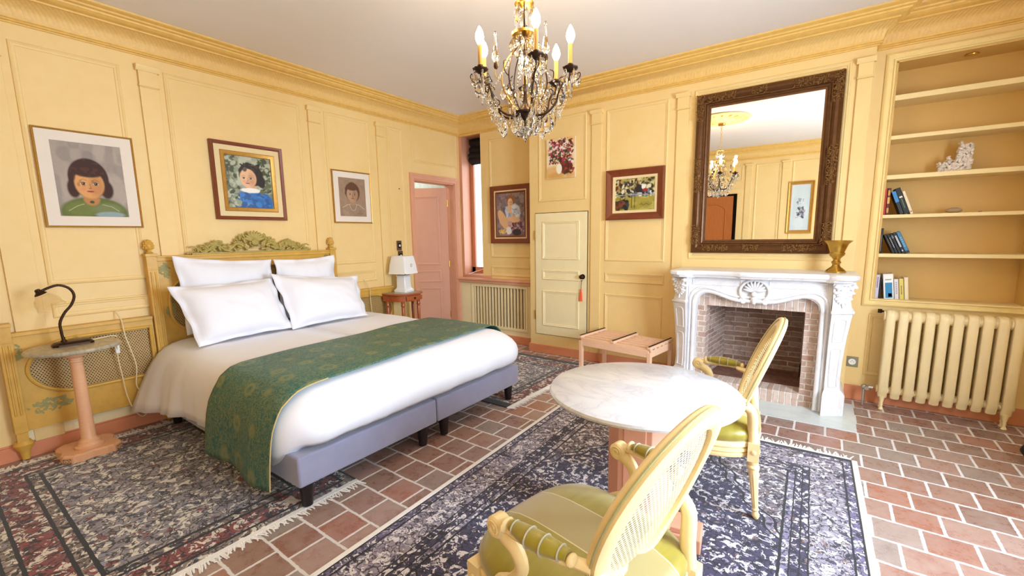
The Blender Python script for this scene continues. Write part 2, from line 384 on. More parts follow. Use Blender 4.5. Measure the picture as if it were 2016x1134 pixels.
    def build(s, name, m, parent=None, smooth=40, world=True, bevel=0, sub=0, solid=0, kind=None, origin=None):
        me = D.meshes.new(name); off = Vector((0, 0, 0))
        if parent is not None:
            if world:
                p = parent
                while p is not None: off += p.location; p = p.parent
        elif origin is not None: off = Vector(origin)
        else:
            xs = [p.x for p in s.v]; ys = [p.y for p in s.v]; off = Vector(((min(xs) + max(xs)) / 2, (min(ys) + max(ys)) / 2, min(p.z for p in s.v)))
        if world or parent is None: vs = [p - off for p in s.v]
        else: vs = s.v; off = Vector((0, 0, 0))
        me.from_pydata([tuple(p) for p in vs], [], s.f); me.validate()
        import bmesh
        b = bmesh.new(); b.from_mesh(me)
        if not (s.uv): bmesh.ops.recalc_face_normals(b, faces=b.faces)
        b.to_mesh(me); b.free()
        if smooth:
            me.polygons.foreach_set('use_smooth', [True] * len(me.polygons))
            if smooth < 180: me.set_sharp_from_angle(angle=R_(smooth))
        me.materials.append(m)
        o = D.objects.new(name, me); C.objects.link(o)
        if parent is not None: o.parent = parent
        else: o.location = off
        if solid:
            md = o.modifiers.new('solid', 'SOLIDIFY'); md.thickness = solid; md.offset = 0
        if bevel:
            md = o.modifiers.new('bevel', 'BEVEL'); md.width = bevel; md.segments = 2; md.limit_method = 'ANGLE'; md.angle_limit = R_(40)
        if sub:
            md = o.modifiers.new('sub', 'SUBSURF'); md.levels = sub; md.render_levels = sub
        if kind: o['kind'] = kind
        return o

def thing(name, label, cat, loc=(0, 0, 0), rz=0, group=None):
    o = D.objects.new(name, None); C.objects.link(o); o.location = loc; o.rotation_euler = (0, 0, rz); o.empty_display_size = .1
    o['label'] = label; o['category'] = cat
    if group: o['group'] = group
    return o
def tag(o, label, cat, group=None):
    o['label'] = label; o['category'] = cat
    if group: o['group'] = group
    return o
def lab(o, l): o['label'] = l; return o
def struct(name, mb, m, **k): return mb.build(name, m, kind='structure', **k)
def dup(root, loc, rz, label, group=None):
    r = root.copy(); C.objects.link(r); r.location = loc; r.rotation_euler = (0, 0, rz); r['label'] = label
    if group: r['group'] = group
    def kids(a, b):
        for ch in list(a.children):
            c = ch.copy(); C.objects.link(c); c.parent = b; kids(ch, c)
    kids(root, r)
    return r
def smooth_path(pts, n=8):
    pts = [Vector(p) for p in pts]; out = []
    P = [pts[0] * 2 - pts[1]] + pts + [pts[-1] * 2 - pts[-2]]
    for i in range(1, len(P) - 2):
        for k in range(n):
            u = k / n; a, b, c, d = P[i - 1:i + 3]
            out.append(.5 * ((2 * b) + (c - a) * u + (2 * a - 5 * b + 4 * c - d) * u * u + (3 * b - a - 3 * c + d) * u ** 3))
    out.append(pts[-1]); return out

# ================================================================== ROOM
XL, YN, YB, YS, YREAR, XR, ZC = -4.35, 4.82, 4.545, 4.68, -.79, 1.5, 3.06
XC, XB = -2.97, .212       # closet's left corner, chimney breast's right corner
fl = lambda u, v, h: (XL + h, u, v)           # left wall (u = y, v = z)
fb = lambda u, v, h: (u, YB - h, v)           # back wall
fn = lambda u, v, h: (u, YN - h, v)           # niche wall
fr = lambda u, v, h: (u, YREAR + h, v)        # rear wall
MP = [(0, 0), (.004, .008), (.012, .011), (.020, .006), (.030, .005), (.034, 0)]     # panel moulding profile

b = MB(); b.add([(XL - .4, YREAR - .4, 0), (XR + .4, YREAR - .4, 0), (XR + .4, 5.4, 0), (XL - .4, 5.4, 0)], [(0, 1, 2, 3)])
struct('floor', b, M_FLOOR, smooth=0, origin=(0, 0, 0))
b = MB(); b.bb(XL - .4, XR + .4, YREAR - .4, 5.4, ZC, ZC + .1); struct('ceiling', b, M_CEIL, smooth=0)

# left wall with a doorway y 3.93..4.70, z < 2.19
DY0, DY1, DZ = 3.945, 4.70, 2.19
b = MB(); b.bb(XL - .18, XL, YREAR - .2, DY0, 0, ZC); b.bb(XL - .18, XL, DY1, YN, 0, ZC); b.bb(XL - .18, XL, DY0, DY1, DZ, ZC)
for (a0, a1, z0, z1) in ((-.62, .30, 1.16, 2.745), (-.62, .30, .99, 1.10), (.57, 1.12, 1.16, 2.745), (.57, 1.12, .93, 1.04), (1.385, 2.49, 1.34, 2.765), (2.745, 3.295, 1.165, 2.765), (2.745, 3.295, .95, 1.08), (3.545, 3.78, 1.05, 2.765)):
    b.frame(a0, a1, z0, z1, MP, fl)
b.frame(3.93, 4.77, 2.40, 2.86, MP, fl)
struct('wall_left', b, M_WALL, smooth=0)
b = MB()
for (a0, a1) in ((.385, .53), (1.225, 1.345), (2.565, 2.69), (3.39, 3.50)):
    b.bb(XL, XL + .018, a0, a1, .10, 2.62)
    b.bb(XL, XL + .024, a0, a1, 2.62, 2.745); b.bb(XL, XL + .032, a0 - .006, a1 + .006, 2.625, 2.634)
    b.prism([(XL, 2.735), (XL + .028, 2.735), (XL + .045, 2.765), (XL + .045, 2.778), (XL, 2.778)], (a0 - .014, a1 + .014), lambda p, q, h: (p, h, q))
struct('trim_1', b, M_WALL, bevel=.002)
b = MB(); b.bb(XL, XL + .02, YREAR, 3.90, 0, .10); b.bb(XL, XL + .012, YREAR, 3.90, .10, .112); struct('baseboard_left', b, M_BASE, bevel=.002)
b = MB(); b.bb(XL, XL + .012, .30, 1.05, .112, .185); struct('trim_2', b, M_CREAM)

# doorway: architrave, reveal, open pink door, room beyond
b = MB()
AP = [(0, 0), (0, .02), (.03, .022), (.04, .014), (.07, .012), (.075, 0)]
for pr in (AP,):
    rings = []
    for ins, h in pr:
        o_ = .075 - ins
        rings.append([fl(DY0 - o_, 0, h), fl(DY0 - o_, DZ + o_, h), fl(DY1 + o_, DZ + o_, h), fl(DY1 + o_, 0, h)])
    b.rings(rings, close=False)
b.bb(XL - .18, XL, DY0, DY0 + .012, 0, DZ); b.bb(XL - .18, XL, DY1 - .012, DY1, 0, DZ); b.bb(XL - .18, XL, DY0, DY1, DZ - .012, DZ)
struct('trim_3', b, M_PINKTRIM, smooth=0)
b = MB(); b.bb(-7.2, XL - .18, 3.0, 3.1, 0, ZC); b.bb(-7.2, -7.1, 3.0, 5.0, 0, ZC); b.bb(-7.2, XL - .18, 4.95, 5.05, 0, ZC); b.bb(-7.2, XL - .18, 3.0, 5.05, ZC - .2, ZC - .1); b.bb(-7.2, XL - .18, 3.0, 5.05, -.05, -.001)
struct('wall_next_room', b, mat('next_room_blue_grey_paper', 'B9C4BE', .8, var=.4, vscale=14), smooth=0)
area('next_room_area_light', (-5.6, 4.0, 2.7), (0, 0, -1), 1.0, 1.0, 26, (1, .93, .85))  # area light brightening the room beyond the doorway; no fixture modelled
# open door leaf, hinged at the right jamb (y = DY1), swung into the next room
door = D.objects.new('door_1', None); C.objects.link(door); door['kind'] = 'structure'
door.location = (XL - .10, DY1 - .045, 0); door.rotation_euler = (0, 0, R_(-54))
b = MB(); b.bb(-.02, .02, -.76, -.005, .01, 2.14)
fd = lambda u, v, h: (.02 + h, u, v)
for z0, z1 in ((1.05, 2.03), (.80, .97), (.12, .72)): b.frame(-.65, -.12, z0, z1, MP, fd)
b.build('door_leaf', M_PINK, door, world=False, smooth=0)
for z in (.28, 1.02, 1.88):
    b = MB(); b.tube([(.026, .0, z), (.026, .0, z + .09)], .008, 8); b.build('hinge', M_BRASS, door, world=False)

# niche wall with a tall narrow window in the corner
WX1, WZ0, WZ1 = -3.955, .90, 2.87
b = MB(); b.bb(WX1, XC - .004, YN, YN + .12, 0, ZC); b.bb(XL - .18, WX1, YN, YN + .12, 0, WZ0); b.bb(XL - .18, WX1, YN, YN + .12, WZ1, ZC)
b.frame(-3.80, -3.06, 1.16, 2.74, MP, fn); b.frame(-3.80, -3.06, .90, 1.04, MP, fn)
struct('wall_niche', b, M_WALL, smooth=0)
b = MB(); b.bb(XC - .004, XC + .12, YB + .002, YN + .05, 0, ZC); struct('wall_closet', b, M_WALL, smooth=0)
# window reveal
b = MB(); b.prism([(XL + .05, YN - .001), (XL - .08, 5.16), (XL - .2, 5.16), (XL - .2, YN - .001)], (WZ0, WZ1), None)
b.prism([(WX1, YN + .12), (WX1 + .16, YN + .12), (WX1 + .16, 5.16), (WX1 + .10, 5.16)], (WZ0, WZ1), None)
b.bb(XL - .2, WX1 + .16, YN, 5.16, WZ1, WZ1 + .08); b.bb(XL - .2, WX1 + .16, YN, 5.16, WZ0 - .08, WZ0)
struct('trim_4', b, M_PINKTRIM, smooth=0)
wn_ = D.objects.new('window_1', None); C.objects.link(wn_); wn_['kind'] = 'structure'; wn_.location = (-4.14, 5.16, .9)
b = MB()
x0, x1 = XL - .08, WX1 + .1
b.bb(x0, x0 + .075, 5.13, 5.17, WZ0, WZ1); b.bb(x1 - .06, x1, 5.13, 5.17, WZ0, WZ1); b.bb(x0, x1, 5.13, 5.17, WZ0, WZ0 + .09); b.bb(x0, x1, 5.13, 5.17, WZ1 - .07, WZ1)
b.build('window_frame', M_PINKTRIM, wn_, bevel=.003)
b = MB(); b.bb(x0 + .07, x1 - .05, 5.146, 5.152, WZ0 + .08, WZ1 - .06); b.build('pane', M_PANE, wn_)
# radiator cover under the ledge
rc = thing('radiator_cover', 'cream slatted radiator cover set under the ledge in the window niche', 'radiator cover', (-3.66, 4.76, 0))
b = MB(); b.bb(XL, -4.09, 4.75, 4.80, .0, .80); b.bb(-3.18, XC, 4.75, 4.80, 0, .80); b.bb(-4.09, -3.18, 4.75, 4.80, .75, .80); b.bb(-4.09, -3.18, 4.75, 4.80, 0, .20)
b.frame(-4.12, -3.15, .17, .78, [(0, 0), (0, .012), (.03, .012), (.03, 0)], lambda u, v, h: (u, 4.75 - h, v)); b.build('casing', M_CREAM, rc, bevel=.003)
b = MB()
for i in range(17): b.bb(-4.083 + i * .0535, -4.083 + i * .0535 + .028, 4.755, 4.785, .19, .76)
b.build('slats', M_RAD, rc, bevel=.004)
b = MB(); b.bb(-4.09, -3.18, 4.80, 4.815, .19, .76); b.build('backing', M_DARK, rc)
b = MB(); b.bb(XL, XC, 4.715, YN, .80, .835); b.bb(XL, XC, 4.70, YN, .835, .865)
struct('trim_5', b, M_PINKTRIM, bevel=.006)
b = MB(); b.bb(XL, XC, 4.728, 4.75, 0, .10); struct('baseboard_niche', b, M_BASE, bevel=.002)
# roman blind
b = MB()
for k, (z, d) in enumerate(((2.80, .03), (2.70, .045), (2.62, .06), (2.56, .05))):
    b.grid(lambda u, v, z=z, d=d: (-4.365 + u * .44, 5.10 - d * sin(pi * v) * 1.0 - .004 * k, z + .06 - v * .11 - .012 * sin(pi * u)), 8, 6)
b.bb(-4.36, -3.92, 5.10, 5.12, 2.50, 2.865)
tag(b.build('roman_blind', M_BLIND), 'black roman blind bunched at the top of the narrow corner window', 'blind')
# white stay rod lying on the ledge by the window
b = MB(); b.tube([(-4.27, 4.86, .905), (-4.11, 5.11, .985)], .005, 6); tag(b.build('window_stay', M_WHPL), 'thin white rod leaning at the bottom of the corner window', 'rod')

# back wall (closet + chimney breast)
FX0, FX1, FZ = -.905, -.085, .90
b = MB(); b.bb(XC + .0, FX0, YB, YB + .12, 0, ZC); b.bb(FX1, XB, YB, YB + .12, 0, ZC); b.bb(FX0, FX1, YB, YB + .12, FZ, ZC)
b.bb(XB - .12, XB, YB + .12, YS + .05, 0, ZC)
b.frame(-2.84, -2.215, 1.845, 2.78, MP, fb)
b.frame(-1.985, -1.335, 1.16, 2.75, MP, fb); b.frame(-1.98, -1.33, .925, 1.035, MP, fb); b.frame(-1.98, -1.34, .20, .80, MP, fb)
b.frame(-1.105, .07, 1.20, 2.775, MP, fb)
struct('wall_back', b, M_WALL, smooth=0)
b = MB()
for a0, a1 in ((-2.15, -2.035), (-1.255, -1.148), (.108, .202)):
    b.bb(a0, a1, YB - .018, YB, .10 if a0 < -.9 else 1.12, 2.62); b.bb(a0, a1, YB - .026, YB, 2.62, 2.735); b.bb(a0 - .006, a1 + .006, YB - .034, YB, 2.622, 2.632)
    b.prism([(YB, 2.73), (YB - .03, 2.73), (YB - .047, 2.755), (YB - .047, 2.768), (YB, 2.768)], (a0 - .014, a1 + .014), lambda p, q, h: (h, p, q))
struct('trim_6', b, M_WALL, bevel=.002)
b = MB(); b.bb(XC - .02, -1.10, YB - .02, YB, 0, .10); b.bb(XC - .02, XC, YB, 4.75, 0, .10); b.bb(XB, 1.5, YS - .02, YS, 0, .125); struct('baseboard_back', b, M_BASE, bevel=.002)
# closet door
cd_ = D.objects.new('door_2', None); C.objects.link(cd_); cd_['kind'] = 'structure'; cd_.location = (-2.54, YB, .24)
b = MB(); b.bb(-2.885, -2.197, YB - .012, YB + .002, .24, 1.712)
fcd = lambda u, v, h: (u, YB - .012 - h, v)
DP = [(0, 0), (.004, .010), (.010, .012), (.02, .004), (.026, .008), (.032, 0)]
for z0, z1 in ((1.165, 1.615), (.92, 1.04), (.35, .79)): b.frame(-2.785, -2.29, z0, z1, DP, fcd)
b.build('door_leaf', M_CREAM, cd_, smooth=0)
b = MB(); b.bb(-2.892, -2.190, YB - .004, YB + .001, .234, 1.719); b.build('gap', M_DARK, cd_, smooth=0)
for z in (.42, 1.40): b = MB(); b.tube([(-2.892, YB - .016, z), (-2.892, YB - .016, z + .11)], .007, 8); b.build('hinge', M_BRASS, cd_)
kn = MB(); kn.lathe([(.001, 0), (.03, 0), (.03, .004), (.01, .008), (.01, .03), (.022, .036), (.026, .046), (.018, .056), (.001, .058)], (-2.245, YB - .012, .975), 18, M=Matrix.Rotation(pi / 2, 3, 'X')); kn.build('door_knob', M_IRON, cd_)
kt = thing('key_tassel', 'orange-red silk tassel hanging from the key of the small cream closet door', 'tassel', (-2.258, YB - .03, .69))
b = MB(); b.tube([(-2.25, YB - .03, .93), (-2.255, YB - .034, .88), (-2.258, YB - .03, .83)], .003, 6); b.tube([(-2.25, YB - .012, .93), (-2.25, YB - .045, .93)], .004, 6); b.build('key', M_IRON, kt)
b = MB(); b.lathe([(.002, .835), (.010, .83), (.012, .82), (.008, .81), (.013, .80), (.017, .74), (.021, .695), (.002, .69)], (-2.258, YB - .032, 0), 14, flute=1, fd=.14); b.build('fringe', M_RED, kt)

# bookcase wall
BX0, BX1, BZ0, BZ1, BYB = .348, 1.225, .882, 2.745, 4.96
b = MB(); b.bb(XB, BX0, YS, BYB + .1, 0, ZC); b.bb(BX1, XR + .1, YS, BYB + .1, 0, ZC); b.bb(BX0, BX1, YS, BYB + .1, 0, BZ0 - .03); b.bb(BX0, BX1, YS, BYB + .1, BZ1, ZC)
b.frame(.335, 1.20, .23, .76, MP, lambda u, v, h: (u, YS - h, v))
struct('wall_bookcase', b, M_WALL, smooth=0)
bc = thing('built_in_bookcase', 'yellow painted built-in bookcase with five open shelves above the radiator', 'bookcase', (.78, 4.7, .85))
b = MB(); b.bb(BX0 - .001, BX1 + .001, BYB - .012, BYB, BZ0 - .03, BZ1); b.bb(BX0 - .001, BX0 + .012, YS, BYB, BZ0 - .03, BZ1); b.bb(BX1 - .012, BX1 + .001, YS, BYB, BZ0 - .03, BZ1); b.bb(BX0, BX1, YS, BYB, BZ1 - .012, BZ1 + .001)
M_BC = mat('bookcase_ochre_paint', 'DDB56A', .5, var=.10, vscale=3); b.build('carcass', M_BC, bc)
b = MB()
b.frame(BX0 - .065, BX1 + .065, BZ0 - .055, BZ1 + .06, [(0, 0), (0, .012), (.012, .02), (.02, .012), (.045, .012), (.05, .022), (.06, .022), (.066, 0)], lambda u, v, h: (u, YS - h, v)); b.build('face_frame', M_CREAM if False else M_PIL, bc, smooth=0)
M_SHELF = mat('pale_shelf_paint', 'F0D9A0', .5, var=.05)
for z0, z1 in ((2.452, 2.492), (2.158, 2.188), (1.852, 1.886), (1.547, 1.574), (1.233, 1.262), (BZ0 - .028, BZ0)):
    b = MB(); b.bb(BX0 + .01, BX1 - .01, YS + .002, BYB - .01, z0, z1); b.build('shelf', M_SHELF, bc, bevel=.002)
sp_ = thing('recessed_spotlight', 'small round metal spotlight recessed in the top of the bookcase', 'spotlight', (.78, 4.80, BZ1 - .03))
b = MB(); b.lathe([(.028, .0), (.038, .002), (.04, .008), (.036, .014), (.028, .014)], (.78, 4.80, BZ1 - .026), 20); b.build('ring', M_BRASS, sp_)
b = MB(); b.lathe([(.001, .004), (.026, .004), (.026, .012), (.001, .012)], (.78, 4.80, BZ1 - .026), 16); b.build('lamp', M_CERAMIC, sp_)

# rear wall (seen in the mirror) and right wall with two tall windows
b = MB(); b.bb(XL - .18, -2.30, YREAR - .15, YREAR, 0, ZC); b.bb(-1.50, XR + .15, YREAR - .15, YREAR, 0, ZC); b.bb(-2.30, -1.50, YREAR - .15, YREAR, 2.22, ZC)
for a0, a1 in ((-4.2, -3.7), (-3.5, -2.6), (-2.35, -1.42)): b.frame(a0, a1, 2.45 if a0 > -2.4 else 1.16, 2.75, MP, fr)
b.frame(-1.20, -.78, 1.16, 2.75, MP, fr); b.frame(-.60, .35, 1.16, 2.75, MP, fr); b.frame(.6, 1.4, 1.16, 2.75, MP, fr)
struct('wall_rear', b, M_WALL, smooth=0)
b = MB()
for a0 in (-2.60, -1.37, -.76, .42):
    b.bb(a0, a0 + .11, YREAR, YREAR + .018, .1, 2.62); b.bb(a0, a0 + .11, YREAR, YREAR + .026, 2.62, 2.735); b.bb(a0 - .014, a0 + .124, YREAR, YREAR + .045, 2.735, 2.768)
b.bb(-2.39, -2.30, YREAR, YREAR + .02, 0, 2.22); b.bb(-1.50, -1.41, YREAR, YREAR + .02, 0, 2.22); b.bb(-2.39, -1.41, YREAR, YREAR + .02, 2.22, 2.32)
struct('trim_7', b, M_WALL, bevel=.002)
d3 = D.objects.new('door_3', None); C.objects.link(d3); d3['kind'] = 'structure'; d3.location = (-2.3, YREAR - .05, 0)
b = MB(); b.bb(-2.30, -1.575, YREAR - .08, YREAR - .045, .01, 2.18)
arch = [(-2.18, 1.15), (-1.70, 1.15), (-1.70, 1.93)] + [(-1.94 + .24 * cos(a), 1.93 + .13 * sin(a) ** 1.5) for a in np.linspace(.15, pi - .15, 9)] + [(-2.18, 1.93)]
n_ = len(arch); cx_ = -1.94; cz_ = 1.55
rg = []
for sc_, h in ((1, 0), (.98, .012), (.94, .012), (.91, .0)): rg.append([(cx_ + (p - cx_) * sc_, YREAR - .045 + h, cz_ + (q - cz_) * sc_) for p, q in arch])
b.rings(rg, capa=False, capb=False); b.build('door_leaf', M_ORANGEDOOR, d3, smooth=0)
b = MB(); b.bb(-2.31, -1.49, YREAR - .15, YREAR - .13, 0, 2.22); b.build('dark_opening', M_DARK, d3)
b = MB()
W1, W2 = (1.35, 2.65), (-.6, .5)
for y0, y1 in ((YREAR - .15, W2[0]), (W2[1], W1[0]), (W1[1], 5.2)): b.bb(XR, XR + .15, y0, y1, 0, ZC)
for y0, y1 in (W1, W2): b.bb(XR, XR + .15, y0, y1, 2.6, ZC); b.bb(XR, XR + .15, y0, y1, 0, .45)
struct('wall_right', b, M_WALL, smooth=0)
for k, (y0, y1) in enumerate((W1, W2)):
    wo = D.objects.new('window_%d' % (k + 2), None); C.objects.link(wo); wo['kind'] = 'structure'; wo.location = (XR + .05, (y0 + y1) / 2, .45)
    b = MB(); xm = XR + .06
    for ya, yb in ((y0, y0 + .06), (y1 - .06, y1), ((y0 + y1) / 2 - .04, (y0 + y1) / 2 + .04)): b.bb(xm, xm + .05, ya, yb, .45, 2.6)
    for za in (.45, 1.15, 1.85, 2.55): b.bb(xm, xm + .05, y0, y1, za, za + .05)
    b.build('window_frame', M_CREAM, wo)
b = MB(); b.bb(XL, -2.39, YREAR, YREAR + .02, 0, .10); b.bb(-1.41, XR, YREAR, YREAR + .02, 0, .10); struct('baseboard_rear', b, M_BASE)

# cornice
def cornice(path, prof):
    """path: plan polyline with room on its right-hand side (walking direction); mitred"""
    n = len(path); rings = []
    for d, z in prof:
        ring = []
        for i, p in enumerate(path):
            p = Vector(p); nrm = []
            if i > 0: e = (p - Vector(path[i - 1])).normalized(); nrm.append(Vector((e.y, -e.x)))
            if i < n - 1: e = (Vector(path[i + 1]) - p).normalized(); nrm.append(Vector((e.y, -e.x)))
            if len(nrm) == 1: q = p + nrm[0] * d
            else: q = p + (nrm[0] + nrm[1]) * d if abs(nrm[0].dot(nrm[1])) < .1 else p + nrm[0] * d
            ring.append((q.x, q.y, z))
        rings.append(ring)
    return MB().rings(rings, close=False)
PC = [(XR, YREAR), (XL, YREAR), (XL, YN), (XC, YN), (XC, YB), (XB, YB), (XB, YS), (XR, YS), (XR, YREAR)]
K1 = [(0, 2.845), (.012, 2.845), (.016, 2.853), (.028, 2.857), (.028, 2.864), (.022, 2.868), (.030, 2.873), (.034, 2.882), (.034, 2.886)]
K2 = [(.034, 2.886), (.036, 2.90), (.044, 2.925), (.060, 2.950), (.085, 2.972), (.10, 2.98)]
K3 = [(.10, 2.98), (.112, 2.982), (.114, 2.992), (.135, 2.996), (.15, 3.006), (.165, 3.012), (.168, 3.022), (.185, 3.028), (.19, 3.038), (.205, 3.042), (.22, 3.05), (.222, 3.062)]
struct('trim_8', cornice(PC, K1), M_TRIM, smooth=30); struct('trim_9', cornice(PC, K2), M_CORN, smooth=60); struct('trim_10', cornice(PC, K3), M_TRIM, smooth=30)
# ceiling rose
b = MB(); CHX, CHY = -1.33, 2.0
b.lathe([(.001, 3.058), (.36, 3.058), (.37, 3.045), (.35, 3.03), (.31, 3.03), (.29, 3.045), (.26, 3.045), (.16, 3.03), (.08, 3.01), (.04, 2.99), (.001, 2.985)], (CHX, CHY, 0), 48)
for k in range(14):
    a = 2 * pi * k / 14; b.sphere((CHX + .215 * cos(a), CHY + .215 * sin(a), 3.035), (.05, .022, .016), 8, 6, Matrix.Rotation(a, 3, 'Z'))
tag(b.build('ceiling_rose', M_PIL), 'yellow plaster ceiling rose with leaf relief above the chandelier', 'ceiling rose')
#PART2

# ================================================================== BED
bed = thing('bed', 'large double bed base in grey velvet on dark round legs, under the white duvet', 'bed', (-3.2, 2.08, 0))
for y0, y1 in ((1.065, 2.065), (2.078, 3.08)):
    b = MB(); b.bb(-4.22, -2.15, y0, y1, .150, .322); b.build('base', M_GREYBED, bed, bevel=.012)
    b = MB(); b.bb(-4.20, -2.27, y0 + .06, y1 - .06, .322, .53); lab(b.build('mattress', M_WHITE, bed, bevel=.04), 'white mattress')
for lx, ly in ((-2.21, 1.13), (-2.20, 1.97), (-2.20, 2.18), (-2.21, 3.0), (-4.12, 1.13), (-4.12, 3.0), (-3.2, 1.12), (-3.2, 2.07)):
    b = MB(); b.lathe([(.022, .010), (.028, .012), (.040, .15)], (lx, ly, 0), 18); b.build('leg', M_DARKLEG, bed)

# ---- bedding surfaces
def fold(a, amp): return amp * (mn.noise(Vector((a * 3.1, 2.0, 0))) + .5 * mn.noise(Vector((a * 8.3, 5, 0))))
YLm, YRm, XF, XH = 1.10, 3.07, -2.19, -4.25
PROF = [(-.984, .655), (-.8, .655), (-.6, .654), (-.45, .652), (-.32, .650), (-.22, .647), (-.15, .642), (-.09, .630), (-.04, .610), (.0, .580), (.03, .54), (.05, .49), (.058, .44), (.062, .39), (.062, .34), (.06, .29)]
def bed_outline(ins):
    """open perimeter: head-left, along the left side, foot-left corner, foot, foot-right corner, head-right"""
    yl, yr, xf = YLm - ins, YRm + ins, XF + ins
    r = max(.02, .16 + ins) if ins > -.14 else .02
    r = min(r, (yr - yl) / 2 - .001); pts = []
    N1 = 44
    for k in range(N1): pts.append((XH + (xf - r - XH) * k / N1, yl, 0, k / N1))
    for k in range(11): a = -pi / 2 + (pi / 2) * k / 10; pts.append((xf - r + r * cos(a), yl + r + r * sin(a), 1, k / 10))
    for k in range(1, 36): pts.append((xf, yl + r + (yr - yl - 2 * r) * k / 36, 2, k / 36))
    for k in range(11): a = (pi / 2) * k / 10; pts.append((xf - r + r * cos(a), yr - r + r * sin(a), 3, k / 10))
    for k in range(1, N1 + 1): pts.append((xf - r + (XH - (xf - r)) * k / N1, yr, 4, k / N1))
    return pts
b = MB(); rings = []
for j, (o, z) in enumerate(PROF):
    ring = []; oo = bed_outline(o); depth = max(0, (.60 - z) / .31)
    for i, (x, y, sg, k) in enumerate(oo):
        zz = z
        if sg in (0, 4): hem = .215 - .06 * max(0, 1 - k * 3) if sg == 0 else .28
        else: hem = .345
        if sg == 1: hem = .215 + .13 * min(1, k * 1.5 + .2)
        if depth > 0: zz = .60 - (.60 - hem) * depth
        flare = 0
        if sg == 0: flare = .15 * max(0, 1 - k * 2.2) ** 1.5 * depth ** 1.3
        s_ = i * .055
        wv = (fold(s_ * 2.2, .045) + .012 * sin(s_ * 9 + 2 * depth)) * depth if sg in (0, 4) else fold(s_ * 1.4, .018) * depth
        if sg in (1, 2, 3): wv += .035 * sin(pi * min(1, depth)) ; wv -= .03 * max(0, depth - .85) / .15
        nx = {0: 0, 4: 0, 2: 1}.get(sg, cos(-pi / 2 + pi / 2 * k) if sg == 1 else cos(pi / 2 * k))
        ny = {0: -1, 4: 1, 2: 0}.get(sg, sin(-pi / 2 + pi / 2 * k) if sg == 1 else sin(pi / 2 * k))
        topn = .010 * mn.noise(Vector((x * 2.2, y * 2.2, 0))) + .004 * mn.noise(Vector((x * 9, y * 5, 1)))
        ring.append((x + nx * (wv + flare), y + ny * (wv + flare), zz + topn * (1 - min(1, depth))))
    rings.append(ring)
b.rings(rings, close=False)
tag(b.build('duvet', M_WHITE, smooth=180, solid=.006), 'white cotton duvet covering the whole bed, puffed over its foot end', 'duvet')

# runner: follows the duvet's cross-section
def runner_pt(u, v):
    """u across the bed 0..1 (left hem -> right hem), v head->foot"""
    cs = [(-.115, .15), (-.115, .28), (-.11, .40), (-.098, .48), (-.07, .550), (-.03, .61), (.03, .652), (.10, .668)]
    n = 40; left = cs; right = [(2.25 - a if False else a, z) for a, z in cs]
    L = [(YLm + a, z) for a, z in left]; Rr = [(YRm - a, max(z, .32)) for a, z in right][::-1]
    mid = [(L[-1][0] + (Rr[0][0] - L[-1][0]) * k / 20, .672) for k in range(1, 20)]
    P = L + mid + Rr; t_ = u * (len(P) - 1); i = min(int(t_), len(P) - 2); q = t_ - i
    y = P[i][0] * (1 - q) + P[i + 1][0] * q; z = P[i][1] * (1 - q) + P[i + 1][1] * q
    xa = -3.02 - .13 * (y - 1.0) / 2.1; xb = -2.235 - .13 * (y - 1.0) / 2.1
    x = xa + (xb - xa) * v
    if y < YLm + .05:
        dz = max(0, .56 - z) / .4; y += -.02 * dz + .018 * dz * sin(x * 11) ; x += -.02 * dz if v < .5 else -.05 * dz * (v - .5) * 2 + .0
        z -= .015 * dz * v
    near = max(0, (x + 2.36)) / .15; z -= .020 * near ** 2 if z > .6 else 0
    z += .010 * mn.noise(Vector((x * 2.2, y * 2.2, 0))) if z > .6 else 0
    return (x, y, z)
b = MB(); nu, nv = 140, 30; b.grid(runner_pt, nu, nv)
o = b.build('bed_runner', M_BROC, smooth=180, solid=.004)
me = o.data; uvl = me.uv_layers.new(name='UVMap'); co = np.zeros(len(me.vertices) * 3); me.vertices.foreach_get('co', co)
U = np.array([[i / nu * 2.9, j / nv * .8] for i in range(nu + 1) for j in range(nv + 1)])
li = np.zeros(len(me.loops), dtype=int); me.loops.foreach_get('vertex_index', li); uvl.data.foreach_set('uv', U[li].ravel())
tag(o, 'green and gold brocade bed runner laid across the foot of the bed', 'bed runner')
b = MB(); b.tube([Vector(runner_pt(u / 60, 1.0)) + Vector((.003, 0, .003)) for u in range(0, 16)], .0035, 6); b.build('gold_edge', M_HEMLINE, o)

